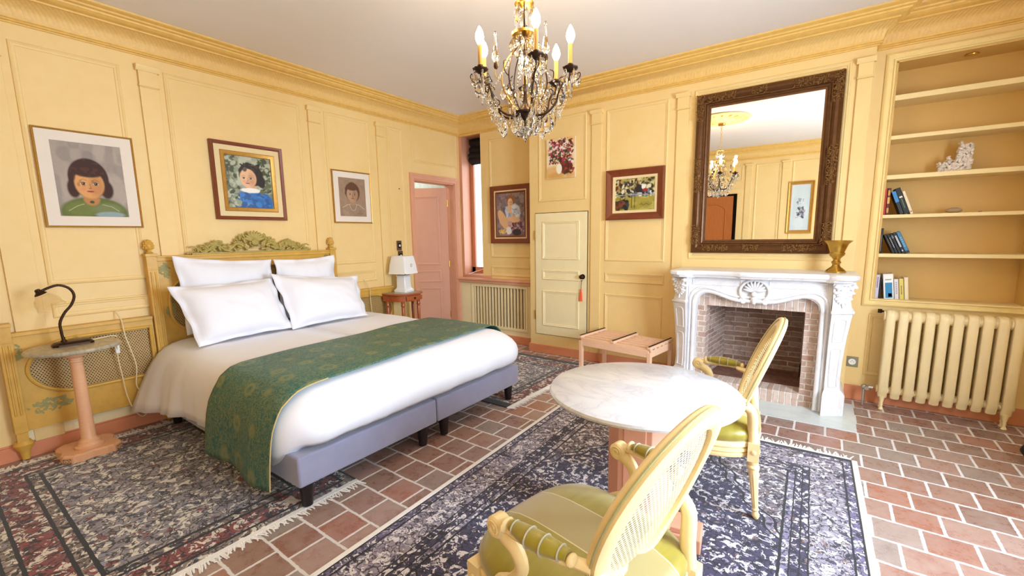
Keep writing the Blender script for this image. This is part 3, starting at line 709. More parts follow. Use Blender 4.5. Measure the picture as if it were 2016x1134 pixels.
def pillow(label, BL, BR, TL, TR, T=.11, seed=0, flange=.10):
    BL, BR, TL, TR = map(Vector, (BL, BR, TL, TR)); nrm = (BR - BL).cross(TL - BL).normalized()
    if nrm.x < 0: nrm = -nrm
    N = 34; b = MB()
    def P(u, v, side):
        s, t_ = u * 2 - 1, v * 2 - 1
        # pull edge middles in so that the corners point out
        su = s * (1 - .055 * (1 - t_ * t_)); sv = t_ * (1 - .075 * (1 - s * s))
        a, c = (su + 1) / 2, (sv + 1) / 2
        p = (BL * (1 - a) + BR * a) * (1 - c) + (TL * (1 - a) + TR * a) * c
        q = max(abs(s), abs(t_)); inner = 1 - flange
        e = max(0, 1 - (abs(s) / inner) ** 3.2) * max(0, 1 - (abs(t_) / inner) ** 3.2)
        th = T * e ** .55
        wr = .010 * mn.noise(Vector((s * 2.5 + seed, t_ * 2.5, seed))) + .005 * mn.noise(Vector((s * 7, t_ * 4 + seed, 3)))
        fl_ = .012 * sin(9 * (s + t_) + seed) * max(0, q - inner) / flange
        return p + nrm * (side * (th + .004) + wr * (.4 + e) + fl_)
    b.grid(lambda u, v: P(u, v, 1), N, N); b.grid(lambda u, v: P(u, v, -1), N, N)
    n = N + 1; o2 = n * n
    edge = [i for i in range(n)] + [i * n + N for i in range(1, n)] + [N * n + i for i in range(N - 1, -1, -1)] + [i * n for i in range(N - 1, 0, -1)]
    for k in range(len(edge)): a, c = edge[k], edge[(k + 1) % len(edge)]; b.f.append((a, c, c + o2, a + o2))
    return tag(b.build('pillow', M_WHITE, smooth=180), label, 'pillow', 'white pillows on the bed')
pillow('white pillow at the back left, leaning on the headboard', (-4.12, 1.26, .70), (-4.12, 1.98, .70), (-4.175, 1.24, 1.335), (-4.175, 2.00, 1.27), .075, 1)
pillow('white pillow at the back right, leaning on the headboard', (-4.12, 2.02, .70), (-4.12, 2.62, .70), (-4.175, 2.02, 1.27), (-4.175, 2.64, 1.285), .075, 4)
pillow('front left white pillow with its left corner sticking out', (-3.78, 1.22, .655), (-3.79, 1.955, .675), (-3.98, 1.13, 1.11), (-3.98, 1.90, 1.12), .12, 7)
pillow('front right white pillow overlapping the one beside it', (-3.76, 1.93, .665), (-3.77, 2.72, .665), (-3.955, 1.87, 1.155), (-3.955, 2.745, 1.06), .12, 9)

# ---- headboard
M_HOLESHADE = mat('brown_cane_hole_shade', '6B4522', .7)  # brown standing in for the shade inside the cane holes
def sup(cy, cz, ay, az, n=72, e=2.6):
    out = []
    for k in range(n):
        a = 2 * pi * (k + .5) / n; c, s = cos(a), sin(a)
        out.append((cy + ay * abs(c) ** (2 / e) * (1 if c > 0 else -1), cz + az * abs(s) ** (2 / e) * (1 if s > 0 else -1)))
    return out
def rect_for(inner, y0, y1, z0, z1):
    """points on the rectangle facing the inner polygon's points"""
    cy, cz = sum(p[0] for p in inner) / len(inner), sum(p[1] for p in inner) / len(inner); out = []
    hy, hz = (y1 - y0) / 2, (z1 - z0) / 2; my, mz = (y0 + y1) / 2, (z0 + z1) / 2
    iy = max(abs(p[0] - cy) for p in inner); iz = max(abs(p[1] - cz) for p in inner)
    for p in inner:
        a, c = (p[0] - cy) / iy, (p[1] - cz) / iz; m = max(abs(a), abs(c)); out.append((my + hy * a / m, mz + hz * c / m))
    return out
def cane_panel(parent, inner, y0, y1, z0, z1, xb, xf, m, dup_mat=None):
    outer = rect_for(inner, y0, y1, z0, z1); b = MB(); n = len(inner)
    b.rings([[(xf, *p) for p in outer], [(xf, *p) for p in inner], [(xb, *p) for p in inner], [(xb, *p) for p in outer], [(xf, *p) for p in outer]], capa=False, capb=False)
    b.build('panel', m, parent, smooth=0)
    cy, cz = sum(p[0] for p in inner) / n, sum(p[1] for p in inner) / n
    b = MB(); ip = [(cy + (p[0] - cy) * 1.0, cz + (p[1] - cz) * 1.0) for p in inner]
    b.add([((xf + xb) / 2, *p) for p in ip], [tuple(range(n))]); b.build('caning', M_CANE_H, parent, smooth=0, )
    b = MB(); b.add([(xb + .004, *p) for p in ip], [tuple(range(n))]); b.build('cane_hole_shade', M_HOLESHADE, parent, smooth=0)  # sheet added behind the caning so that its holes look dark
    b = MB(); pts = [(xf + .004, cy + (p[0] - cy) * 1.012, cz + (p[1] - cz) * 1.02) for p in inner]; b.tube(pts + [pts[0], pts[1]], .012, 8)
    for k in range(0, n, 1): q = pts[k]; b.sphere(q, (.009, .013, .013), 6, 5)
    b.build('rope_moulding', M_HEAD, parent)
def leaves(parent, spots, xf):
    b = MB()
    for (cy, cz, ry, rz_, n) in spots:
        for k in range(n):
            a = rnd.uniform(0, 2 * pi); r = sqrt(rnd.random()); y, z = cy + ry * r * cos(a), cz + rz_ * r * sin(a); s = rnd.uniform(.008, .02); w = s * .4; th = rnd.uniform(0, pi)
            ps = []
            for j in range(6):
                q = 2 * pi * j / 6; u, v = s * cos(q), w * sin(q); ps.append((y + u * cos(th) - v * sin(th), z + u * sin(th) + v * cos(th)))
            b.prism(ps, (xf - .0005, xf + .0012 + rnd.random() * .0008), lambda p, q, h: (h, p, q))
    lab(b.build('painted_foliage', M_LEAF, parent, smooth=0), 'faded green painted foliage')
def fluted_post(parent, y0, y1, z0, z1, xb, xf, cap=True):
    p = MB(); p.bb(xb, xf, y0, y1, z0, z1); 
    if cap: p.bb(xb, xf + .008, y0 - .005, y1 + .005, z1 - .01, z1 + .012); p.bb(xb, xf + .004, y0 - .002, y1 + .002, z1 - .115, z1 - .105)
    for k in range(2):
        yy = y0 + (y1 - y0) * (.30 + .40 * k); p.tube([(xf, yy, z0 + .12), (xf, yy, z1 - .13)], .007, 6)
    return p.build('post', M_HEAD, parent, bevel=.002)
hb = thing('headboard', 'ochre painted headboard with cane inset and carved olive crest behind the pillows', 'headboard', (-4.30, 1.92, 0))
cane_panel(hb, sup(1.92, .93, .69, .285, 84, 3.0), 1.17, 2.66, .35, 1.30, -4.33, -4.285, M_HEAD)
b = MB(); b.bb(-4.335, -4.27, 1.17, 2.66, 1.295, 1.325); b.bb(-4.335, -4.262, 1.165, 2.665, 1.322, 1.336); b.build('top_rail', M_HEAD, hb, bevel=.003)
leaves(hb, [(1.215, 1.22, .035, .06, 60), (1.225, .90, .03, .06, 40), (2.61, 1.22, .03, .06, 30)], -4.285)
for y0, y1 in ((1.105, 1.172), (2.655, 2.722)):
    p = fluted_post(hb, y0, y1, 0.012, 1.345, -4.335, -4.262)
    b = MB(); yc = (y0 + y1) / 2
    b.lathe([(.001, 1.357), (.022, 1.357), (.026, 1.364), (.014, 1.372), (.012, 1.382), (.022, 1.388), (.030, 1.402), (.031, 1.418), (.026, 1.438), (.016, 1.456), (.005, 1.466), (.001, 1.467)], (-4.30, yc, 0), 20)
    for j in range(4):
        for k in range(8): a = 2 * pi * (k + .5 * (j % 2)) / 8; rr_ = (.030, .031, .026, .017)[j]; b.sphere((-4.30 + rr_ * cos(a), yc + rr_ * sin(a), (1.402, 1.418, 1.436, 1.452)[j]), (.008, .008, .010), 6, 4)
    b.build('acorn_finial', M_HEAD, p)
b = MB(); yc = 1.92
b.bb(-4.32, -4.285, 1.42, 2.42, 1.336, 1.350)
def chh(a):   # crest height above the rail at distance a from the centre
    return .045 + .135 * max(0, 1 - (a / .20) ** 2) ** .6 + .065 * math.exp(-((a - .30) / .075) ** 2) + .028 * math.exp(-((a - .42) / .04) ** 2) - .035 * max(0, a - .42) / .1
r2 = random.Random(3)
for k in range(330):
    a = r2.uniform(-.53, .53); h = chh(abs(a)) ; z = 1.345 + h * sqrt(r2.random()) * .93; sz = r2.uniform(.010, .024) * (.6 if abs(a) > .4 else 1)
    Mx = Matrix.Rotation(r2.uniform(-1.3, 1.3) + (1 if a > 0 else -1) * .5, 3, 'X') @ Matrix.Rotation(r2.uniform(-.5, .5), 3, 'Y')
    b.sphere((-4.30 + r2.uniform(-.008, .012), yc + a, z), (sz * .55, sz * 1.25, sz * .6), 7, 5, Mx)
for k in range(9):
    a = -1.25 + 2.5 * k / 8; b.sphere((-4.283, yc + .055 * sin(a), 1.44 + .055 * cos(a)), (.010, .014, .042), 8, 6, Matrix.Rotation(-a, 3, 'X'))
b.sphere((-4.278, yc, 1.43), (.014, .032, .03), 10, 8)
for s in (-1, 1):
    pts = [(-4.29, yc + s * (.10 + .42 * k / 20), 1.375 + .028 * sin(k * .75) + .02 * (1 - k / 20)) for k in range(21)]; b.tube(pts, [.014 * (1 - .6 * k / 20) for k in range(21)], 7)
b.build('carved_crest', M_CREST, hb)
# side cane panels
def half_oval(y0, y1, z0, z1, left=True):
    pts = []; cz, hz = (z0 + z1) / 2, (z1 - z0) / 2; r = .26
    for k in range(29): a = pi / 2 + pi * k / 28; pts.append((y0 + r + r * cos(a) * 1.0, cz + hz * sin(a)))
    n = 12
    for k in range(1, n): pts.append((y0 + r + (y1 - y0 - r) * k / n, z0))
    for k in range(0, 9): pts.append((y1, z0 + (z1 - z0) * k / 8))
    for k in range(1, n): pts.append((y1 - (y1 - y0 - r) * k / n, z1))
    return pts if left else [(y1 + y0 - p, q) for p, q in pts][::-1]
sl_ = thing('cane_side_panel', 'long ochre cane panel with turned end post to the left of the bed', 'wall panel', (-4.30, .7, 0), 0, 'cane side panels of the headboard')
cane_panel(sl_, half_oval(.405, 1.075, .415, .785), .355, 1.10, .20, .845, -4.33, -4.29, M_HEAD)
b = MB(); b.bb(-4.345, -4.275, .35, 1.10, .845, .87); b.build('top_rail', M_HEAD, sl_, bevel=.003)
leaves(sl_, [(.48, .345, .11, .045, 90), (.375, .74, .02, .05, 20)], -4.29)
fluted_post(sl_, .295, .358, .20, .925, -4.335, -4.262)
b = MB(); b.bb(-4.33, -4.268, .30, .353, .12, .2); b.lathe([(.02, .010), (.022, .03), (.028, .07), (.046, .10), (.05, .115), (.04, .13), (.036, .14)], (-4.298, .327, 0), 20); b.build('foot', M_HEAD, sl_)
sr_ = thing('cane_side_panel', 'ochre cane panel between the bed and the cherry wood nightstand', 'wall panel', (-4.30, 3.1, 0), 0, 'cane side panels of the headboard')
cane_panel(sr_, half_oval(2.77, 3.44, .415, .785, False), 2.728, 3.47, .20, .845, -4.33, -4.29, M_HEAD)
b = MB(); b.bb(-4.345, -4.275, 2.728, 3.475, .845, .87); b.build('top_rail', M_HEAD, sr_, bevel=.003)
for ya in (3.40, 2.73): b = MB(); b.bb(-4.335, -4.285, ya, ya + .07, .01, .2); b.build('foot', M_HEAD, sr_)

# ================================================================== RUGS
def rug(label, cx, cy, hx, hy, m, rz, fringe, group=None, selv=None):
    t_ = thing('oriental_rug', label, 'rug', (cx, cy, 0), rz, 'oriental rugs on the tiled floor')
    b = MB(); b.bb(-hx, hx, -hy, hy, .0005, .009); b.build('pile', m, t_, world=False, smooth=0)
    r3 = random.Random(int(hx * 100))
    ends = []
    if 'x' in fringe: ends += [('x', -1), ('x', 1)]
    if 'y' in fringe: ends += [('y', -1), ('y', 1)]
    for axn, s in ends:
        L = hy if axn == 'x' else hx; n = int(2 * L / .011)
        E0 = hx if axn == 'x' else hy; b = MB()
        # webbing strip
        if axn == 'x': b.bb(min(s * hx, s * (hx + .030)), max(s * hx, s * (hx + .030)), -L, L, .0005, .006)
        else: b.bb(-L, L, min(s * hy, s * (hy + .030)), max(s * hy, s * (hy + .030)), .0005, .006)
        for i in range(n):
            u = -L + 2 * L * (i + .5) / n; ln = r3.uniform(.04, .075); dv = r3.uniform(-.022, .022); w_ = .0055
            pts = [(E0 + .018, u), (E0 + .018 + ln * .5, u + dv * .3), (E0 + .018 + ln, u + dv)]
            if axn == 'x': P_ = [(s * a, c, .0035) for a, c in pts]
            else: P_ = [(c, s * a, .0035) for a, c in pts]
            b.tube(P_, [w_, w_ * .9, w_ * .6], 4, sy=.6)
        lab(b.build('fringe', M_FRINGE, t_, world=False, smooth=60), 'off-white fringe')
    if selv:
        for s in (-1, 1): b = MB(); b.bb(min(s * hx, s * (hx + selv)), max(s * hx, s * (hx + selv)), -hy, hy, .0005, .010); lab(b.build('edge_binding', M_FRINGE, t_, world=False, bevel=.003), 'cream side binding')
    return t_
PAL1 = ['6E5A63', 'C5BAAE', '1A1620', 'D6CEC0', '8E5A56', '8E94A8', 'D8D0BE', '3A3C58', '8A3436', 'A09486']
M_RUG1 = rug_mat('tree_of_life_rug_pile', 1.0, .68,
    [(0, '8A7C74'), (.060, '84403E'), (.205, '7C6E68'), (.265, '8E8890')],
    [(0, 1), (.014, 0), (.056, 1), (.072, 0), (.195, 1), (.212, 0), (.255, 1), (.272, 0)], PAL1, '16121A', None, 7.0, light='E8E2D6', branches=True)
PAL3 = ['7F7690', 'C4BCC4', '1C1830', 'B0A4B0', '4A4668', 'DAD2D6', '7E625C', '9A92A8', '24203A']
M_RUG3 = rug_mat('medallion_rug_pile', 1.0, 1.62,
    [(0, '1E1830'), (.02, '6A6080'), (.06, '7A7090'), (.075, '938A98'), (.235, '3C3450'), (.30, '7E7690'), (.345, '6E6884')],
    [(0, 1), (.022, 0), (.058, 1), (.066, 0), (.228, 1), (.236, 0), (.262, 1), (.268, 0), (.300, 1), (.306, 0), (.335, 1), (.345, 0)], PAL3, '120E1A',
    [(0, '4E486A'), (.36, '8A808E'), (.40, '3A3452'), (.98, '7C7288'), (1.03, '7A6E74')], 9.5)
rug('oriental rug with tree motif under the left side of the bed', -3.20, .76, .98, .68, M_RUG1, 0, 'x')
M_RUG2 = M_RUG1.copy(); M_RUG2.name = 'tree_of_life_rug_pile_worn'
rug('oriental rug under the far foot corner of the bed, by the closet', -3.02, 3.60, .92, .74, M_RUG2, R_(-1), 'x')
rug('large blue-grey oriental rug under the round table and armchairs', -.72, 1.70, .985, 1.63, M_RUG3, R_(1.2), 'y', selv=.03)

# ================================================================== ROUND TABLE
TX, TY = -.657, 1.960
tb = thing('round_table', 'round white marble table on a pinkish wooden pedestal in front of the fireplace', 'table', (TX, TY, .009))
b = MB(); b.lathe([(.001, .703), (.418, .703), (.430, .708), (.434, .718), (.430, .728), (.424, .731), (.001, .731)], (TX, TY, 0), 96); lab(b.build('tabletop', M_MARBLE, tb, smooth=30), 'white veined marble top')
b = MB(); rg = []
def octo(r, c, z, a0): 
    p = []
    for k in range(4):
        a = a0 + pi / 2 * k; ex, ey = cos(a), sin(a); tx, ty = -ey, ex
        p += [(TX + r * ex - c * tx, TY + r * ey - c * ty, z), (TX + r * ex + c * tx, TY + r * ey + c * ty, z)]
    return p
A0 = R_(8)
b.rings([octo(.135, .075, z, A0) for z in (.13, .67)]); b.rings([octo(.155, .09, .67, A0), octo(.165, .10, .703, A0)])
for k in range(4):
    a = A0 + pi / 2 * k; Mz = Matrix.Rotation(a, 3, 'Z'); b.box((TX + .1355 * cos(a), TY + .1355 * sin(a), .40), (.012, .10, .50), rz=a)
b.build('pedestal', M_PINKWOOD, tb, smooth=0, bevel=.003)
b = MB()
for k in range(2): b.box((TX, TY, .045), (.58, .15, .072), rz=A0 + pi / 2 * k)
for k in range(2): b.box((TX, TY, .095), (.50, .13, .03), rz=A0 + pi / 2 * k)
b.rings([octo(.16, .085, .105, A0), octo(.145, .08, .135, A0)])
b.build('base', M_PINKWOOD, tb, smooth=0, bevel=.006)

# ================================================================== ARMCHAIRS  (local: front = +Y)
def make_armchair(label, loc, rz):
    t_ = thing('armchair', label, 'armchair', loc, rz, 'cane back armchairs at the round table')
    def plan(k, n, gx=0, gy=0):
        a = 2 * pi * k / n; c, s = cos(a), sin(a); e = 2 / 3.2
        x = abs(c) ** e * (1 if c > 0 else -1); y = abs(s) ** e * (1 if s > 0 else -1)
        w = .285 + .025 * y; return ((w + gx) * x, .035 + (.285 + gy) * y + (.015 * (1 - x * x) if y > 0 else 0))
    N = 48; ring = lambda g, z: [(*plan(k, N, g, g), z) for k in range(N)]
    b = MB(); b.rings([ring(-.03, .315), ring(-.004, .315), ring(.0, .322), ring(.0, .335), ring(-.006, .339), ring(-.006, .343), ring(.004, .347), ring(.004, .362), ring(-.004, .366), ring(-.004, .370), ring(.006, .374), ring(.006, .392), ring(.0, .398), ring(-.03, .398)], capa=False); b.build('seat_frame', M_CHAIR, t_, world=False, smooth=50)
    b = MB(); rr_ = []
    for g, z in ((-.012, .395), (.002, .405), (.004, .43), (-.006, .452), (-.03, .470), (-.08, .487), (-.15, .497)): rr_.append(ring(g, z))
    for q, zq in ((.3, .5005), (.15, .5015), (.03, .5022), (.004, .5023)): rr_.append([(p[0] * q, .035 + (p[1] - .035) * q, zq) for p in rr_[5]])
    b.rings(rr_); lab(b.build('seat_cushion', M_SILK, t_, world=False, smooth=180), 'olive silk seat with a beige centre band')
    def leg(px, py, qx, qy):
        b = MB(); b.bb(px - .026, px + .026, py - .026, py + .026, .305, .402)
        cs = [(.012, .0), (.017, .012), (.018, .022), (.014, .032), (.012, .04), (.018, .048), (.014, .055)]
        for k in range(8): cs.append((.0145 + .010 * k / 7, .06 + .195 * k / 7))
        cs += [(.022, .262), (.029, .268), (.029, .276), (.021, .283), (.024, .290), (.026, .305)]
        Msh = lambda r, z: None
        rings = []
        for r, z in cs:
            u = z / .305; cx_, cy_ = qx + (px - qx) * u, qy + (py - qy) * u
            rings.append([(cx_ + r * (1 - (.13 if (k % 2 and .06 <= z <= .26) else 0)) * cos(2 * pi * k / 20), cy_ + r * (1 - (.13 if (k % 2 and .06 <= z <= .26) else 0)) * sin(2 * pi * k / 20), z) for k in range(20)])
        b.rings(rings)
        for s_, ax in ((1 if px > 0 else -1, 'x'), (1 if py > 0 else -1, 'y')):
            c_ = (px + s_ * .027, py, .355) if ax == 'x' else (px, py + s_ * .027, .355)
            rr2 = (.004, .013, .013) if ax == 'x' else (.013, .004, .013)
            b.sphere(c_, rr2, 8, 6)
        b.build('leg', M_CHAIR, t_, world=False, smooth=50)
    leg(-.262, .262, -.264, .27); leg(.262, .262, .264, .27); leg(-.210, -.225, -.215, -.255); leg(.210, -.225, .215, -.255)
    # backrest: leaning oval ring
    lean = R_(20); cz = .716; cy = -.222
    def bp_(x, s, d):   # x lateral, s up along the back, d forward off the back plane; slight hollow
        d2 = d + .22 * x * x
        return Vector((x, cy - sin(lean) * s + cos(lean) * d2, cz + cos(lean) * s + sin(lean) * d2))
    ax_, az_ = .274, .303; n = 64
    prof = [(.0, -.014), (.0, .010), (-.006, .018), (-.014, .019), (-.018, .013), (-.042, .013), (-.050, .019), (-.060, .012), (-.062, -.004), (-.060, -.014), (-.046, -.021), (-.014, -.020)]
    rings = []
    for k in range(n):
        a = 2 * pi * k / n; c, s_ = cos(a), sin(a)
        rings.append([bp_((ax_ + i) * c, (az_ + i) * s_, d) for i, d in prof])
    b = MB(); rings.append(rings[0]); b.rings(rings, capa=False, capb=False); bf = b.build('back_frame', M_CHAIR, t_, world=False, smooth=50)
    b = MB(); m_ = 56
    for dd in (.0135, ):
        b.tube([bp_((ax_ - .0165) * cos(2 * pi * k / m_), (az_ - .0165) * sin(2 * pi * k / m_), dd) for k in range(m_ + 1)], .0035, 6)
    b.tube([bp_((ax_ + .002) * cos(2 * pi * k / m_), (az_ + .002) * sin(2 * pi * k / m_), -.002) for k in range(m_ + 1)], .003, 6)
    lab(b.build('painted_line', M_CHAIRLINE, bf, world=False), 'grey-green line')
    for off, nm in ((-.002, 'caning'),):
        b = MB(); rr_ = []
        for j in range(9): q = 1 - j / 8 * .999; rr_.append([bp_((ax_ - .058) * q * cos(2 * pi * k / 48), (az_ - .058) * q * sin(2 * pi * k / 48), off) for k in range(48)])
        b.rings(rr_, capa=False); lab(b.build('caning', M_CANE_C, t_, world=False, smooth=180), 'woven cane')
    # back posts from seat to oval
    for s_ in (-1, 1):
        b = MB(); top = bp_(s_ * .235, -.13, -.006); b.tube(smooth_path([(s_ * .205, -.222, .37), (s_ * .200, -.215, .47), (s_ * .222, -.205, .56), top], 6), .024, 10, sy=1.15); b.build('back_post', M_CHAIR, t_, world=False)
    # arms
    for s_ in (-1, 1):
        A = bp_(s_ * .252, -.10, .0)
        path = smooth_path([A, (s_ * .272, A.y + .045, .632), (s_ * .296, -.10, .640), (s_ * .312, .03, .640), (s_ * .308, .075, .646), (s_ * .306, .098, .640)], 8)
        b = MB(); b.tube(path, [.019 - .004 * sin(pi * i / len(path)) for i in range(len(path))], 10, sy=.8)
        # scroll: a short cylinder with a spiral boss, axis sideways
        b.lathe([(.001, -.024), (.026, -.024), (.032, -.018), (.032, .018), (.026, .024), (.001, .024)], (s_ * .306, .105, .630), 22, M=Matrix.Rotation(pi / 2, 3, 'Y'))
        for sd in (-1, 1):
            sp = [(s_ * .306 + sd * .024, .105 + r * cos(q), .630 + r * sin(q)) for r, q in [(.024 - .019 * k / 22, k * .42) for k in range(23)]]; b.tube(sp, .0035, 5)
        # curved support down to the seat rail
        sup_ = smooth_path([(s_ * .306, .095, .618), (s_ * .300, .045, .585), (s_ * .292, .030, .53), (s_ * .290, .065, .47), (s_ * .287, .12, .43), (s_ * .283, .15, .385)], 6)
        b.tube(sup_, [.017 + .010 * abs(i / len(sup_) - .45) for i in range(len(sup_))], 10, sy=1.2); ar = b.build('arm', M_CHAIR, t_, world=False)
        pad = MB(); P0, P1 = Vector((s_ * .288, -.130, .655)), Vector((s_ * .312, .045, .660)); rr_ = []
        n_ = 18
        for i in range(n_ + 1):
            u = i / n_; c_ = P0.lerp(P1, u) + Vector((s_ * .008 * sin(pi * u), 0, .002)); r_ = .030 * (sin(pi * min(max(u, .06), .94)) ** .28)
            dr = (P1 - P0).normalized(); sd = dr.cross(Vector((0, 0, 1))); rr_.append([c_ + sd * r_ * cos(2 * pi * k / 16) + Vector((0, 0, 1)) * r_ * .82 * sin(2 * pi * k / 16) for k in range(16)])
        pad.rings(rr_); pd = pad.build('arm_pad', M_OLIVE, ar, world=False, smooth=60)
        for u in (.10, .36, .62, .93):
            pp = MB()
            c_ = P0.lerp(P1, u) + Vector((s_ * .008 * sin(pi * u), 0, .002)); r_ = .0315 * (sin(pi * min(max(u, .06), .94)) ** .28); dr = (P1 - P0).normalized(); sd = dr.cross(Vector((0, 0, 1)))
            pp.tube([c_ + sd * r_ * cos(2 * pi * k / 20) + Vector((0, 0, 1)) * r_ * .82 * sin(2 * pi * k / 20) for k in range(21)], .0028, 5)
            pp.build('piping', M_PIPING, pd, world=False)
        for uu, rr2 in ((-.06, .020), (1.10, .026)):
            mz = MB(); c_ = P0.lerp(P1, uu) - Vector((0, 0, .006)); mz.sphere(c_, (rr2, .012, rr2 * .85), 12, 8); mz.build('arm_collar', M_CHAIR, ar, world=False)
    return t_
ch1 = make_armchair('cane back armchair in the foreground, seen from behind with its seat turned to the bed', (-.535, 1.173, .0108), R_(79))
ch2 = dup(ch1, (-.466, 2.552, .0108), R_(96), 'cane back armchair between the round table and the fireplace')
#PART3

# ================================================================== FIREPLACE
fp = thing('fireplace', 'white marble fireplace with carved shell and brick-lined firebox under the mirror', 'fireplace', (-.46, 4.35, 0))
CX = -.459
def mx(pts): return [(2 * CX - p[0], *p[1:]) for p in pts][::-1]
# shelf with shaped front
half = [(0, 4.03), (.10, 4.03), (.14, 4.055), (.40, 4.075), (.50, 4.06), (.545, 4.015), (.60, 4.0), (.66, 4.025), (.685, 4.08), (.682, 4.545)]
pl_ = [(CX + a, y) for a, y in half]; pl2 = [(CX - a, y) for a, y in half[1:]][::-1]; poly = pl2 + pl_
def off(poly, d):
    cx_, cy_ = CX, 4.45; out = []
    for x, y in poly: out.append((x + (1 if x > CX else -1) * (-d) * (1 if abs(x - CX) > .12 else 0), min(4.545, y + d) if y < 4.54 else y))
    return out
b = MB(); b.rings([[(x, y, z) for x, y in off(poly, d)] for d, z in ((.035, 1.062), (.02, 1.068), (.014, 1.080), (.004, 1.086), (0, 1.094), (0, 1.112), (.006, 1.122), (.012, 1.124))]); b.build('mantel_shelf', M_FPM, fp, smooth=30)
# frieze with serpentine arch + outer frame
FY = 4.15
def arch_z(a):   # a = |x - CX| in metres, lower edge of the marble
    if a < .10: return .855
    if a < .36: q = (a - .10) / .26; return .855 + .065 * (3 * q * q - 2 * q ** 3)
    q = min(1, (a - .36) / .10); return .92 - .0 * q - .10 * (1 - sqrt(max(0, 1 - q * q)))
xs = np.linspace(-.46, .46, 61)
b = MB(); inner = [(CX - .46, .0)] + [(CX + a, arch_z(abs(a))) for a in xs] + [(CX + .46, .0)]
outer = [(CX - .53, .0)] + [(CX + a * .53 / .46, 1.065) for a in xs] + [(CX + .53, .0)]
b.rings([[(x, FY + .10, z) for x, z in inner], [(x, FY, z) for x, z in inner], [(x, FY, z) for x, z in outer], [(x, FY + .3, z) for x, z in outer]], close=False)
b.build('arched_front', M_FPM, fp, smooth=30)
b = MB()
for d_, r_ in ((.018, .016), (.050, .010)):
    pts = [(CX - .46 - d_, FY - .004, .02)] + [(CX - .46 - d_, FY - .004, z) for z in np.linspace(.1, .80, 8)] + [(CX + a * (1 + d_ / .46), FY - .004, arch_z(abs(a)) + d_) for a in xs if abs(a) > .085 or d_ > .03] + [(CX + .46 + d_, FY - .004, z) for z in np.linspace(.80, .1, 8)] + [(CX + .46 + d_, FY - .004, .02)]
    b.tube(pts, r_, 8)
for s in (-1, 1):
    pts = [(CX + s * (.085 + .026 * cos(q) * (1 - q / 9)), FY - .01, .870 + .026 * sin(q) * (1 - q / 9)) for q in np.linspace(0, 7.5, 26)]; b.tube(pts, .011, 7)
b.frame(CX - .50, CX - .10, .99, 1.05, [(0, 0), (.004, .006), (.01, .006), (.014, 0)], lambda u, v, h: (u, FY - h, v)); b.frame(CX + .10, CX + .50, .99, 1.05, [(0, 0), (.004, .006), (.01, .006), (.014, 0)], lambda u, v, h: (u, FY - h, v))
b.build('arch_moulding', M_FPM, fp)
b = MB()
for k in range(9):
    a = -1.35 + 2.7 * k / 8; L_ = .052 + .012 * cos(a)
    b.sphere((CX + .05 * sin(a), FY - .022, .955 + .048 * cos(a)), (.0125, .016, L_ * .72), 8, 8, Matrix.Rotation(a, 3, 'Y'))
b.sphere((CX, FY - .03, .935), (.022, .016, .024), 10, 8); b.lathe([(.001, .845), (.012, .85), (.022, .875), (.026, .90), (.012, .915), (.001, .916)], (CX, FY - .015, 0), 12)
b.tube([(CX + .108 * sin(q), FY - .012, .955 + .095 * cos(q)) for q in np.linspace(-2.3, 2.3, 28)], .012, 8)
b.build('carved_shell', M_FPM, fp)
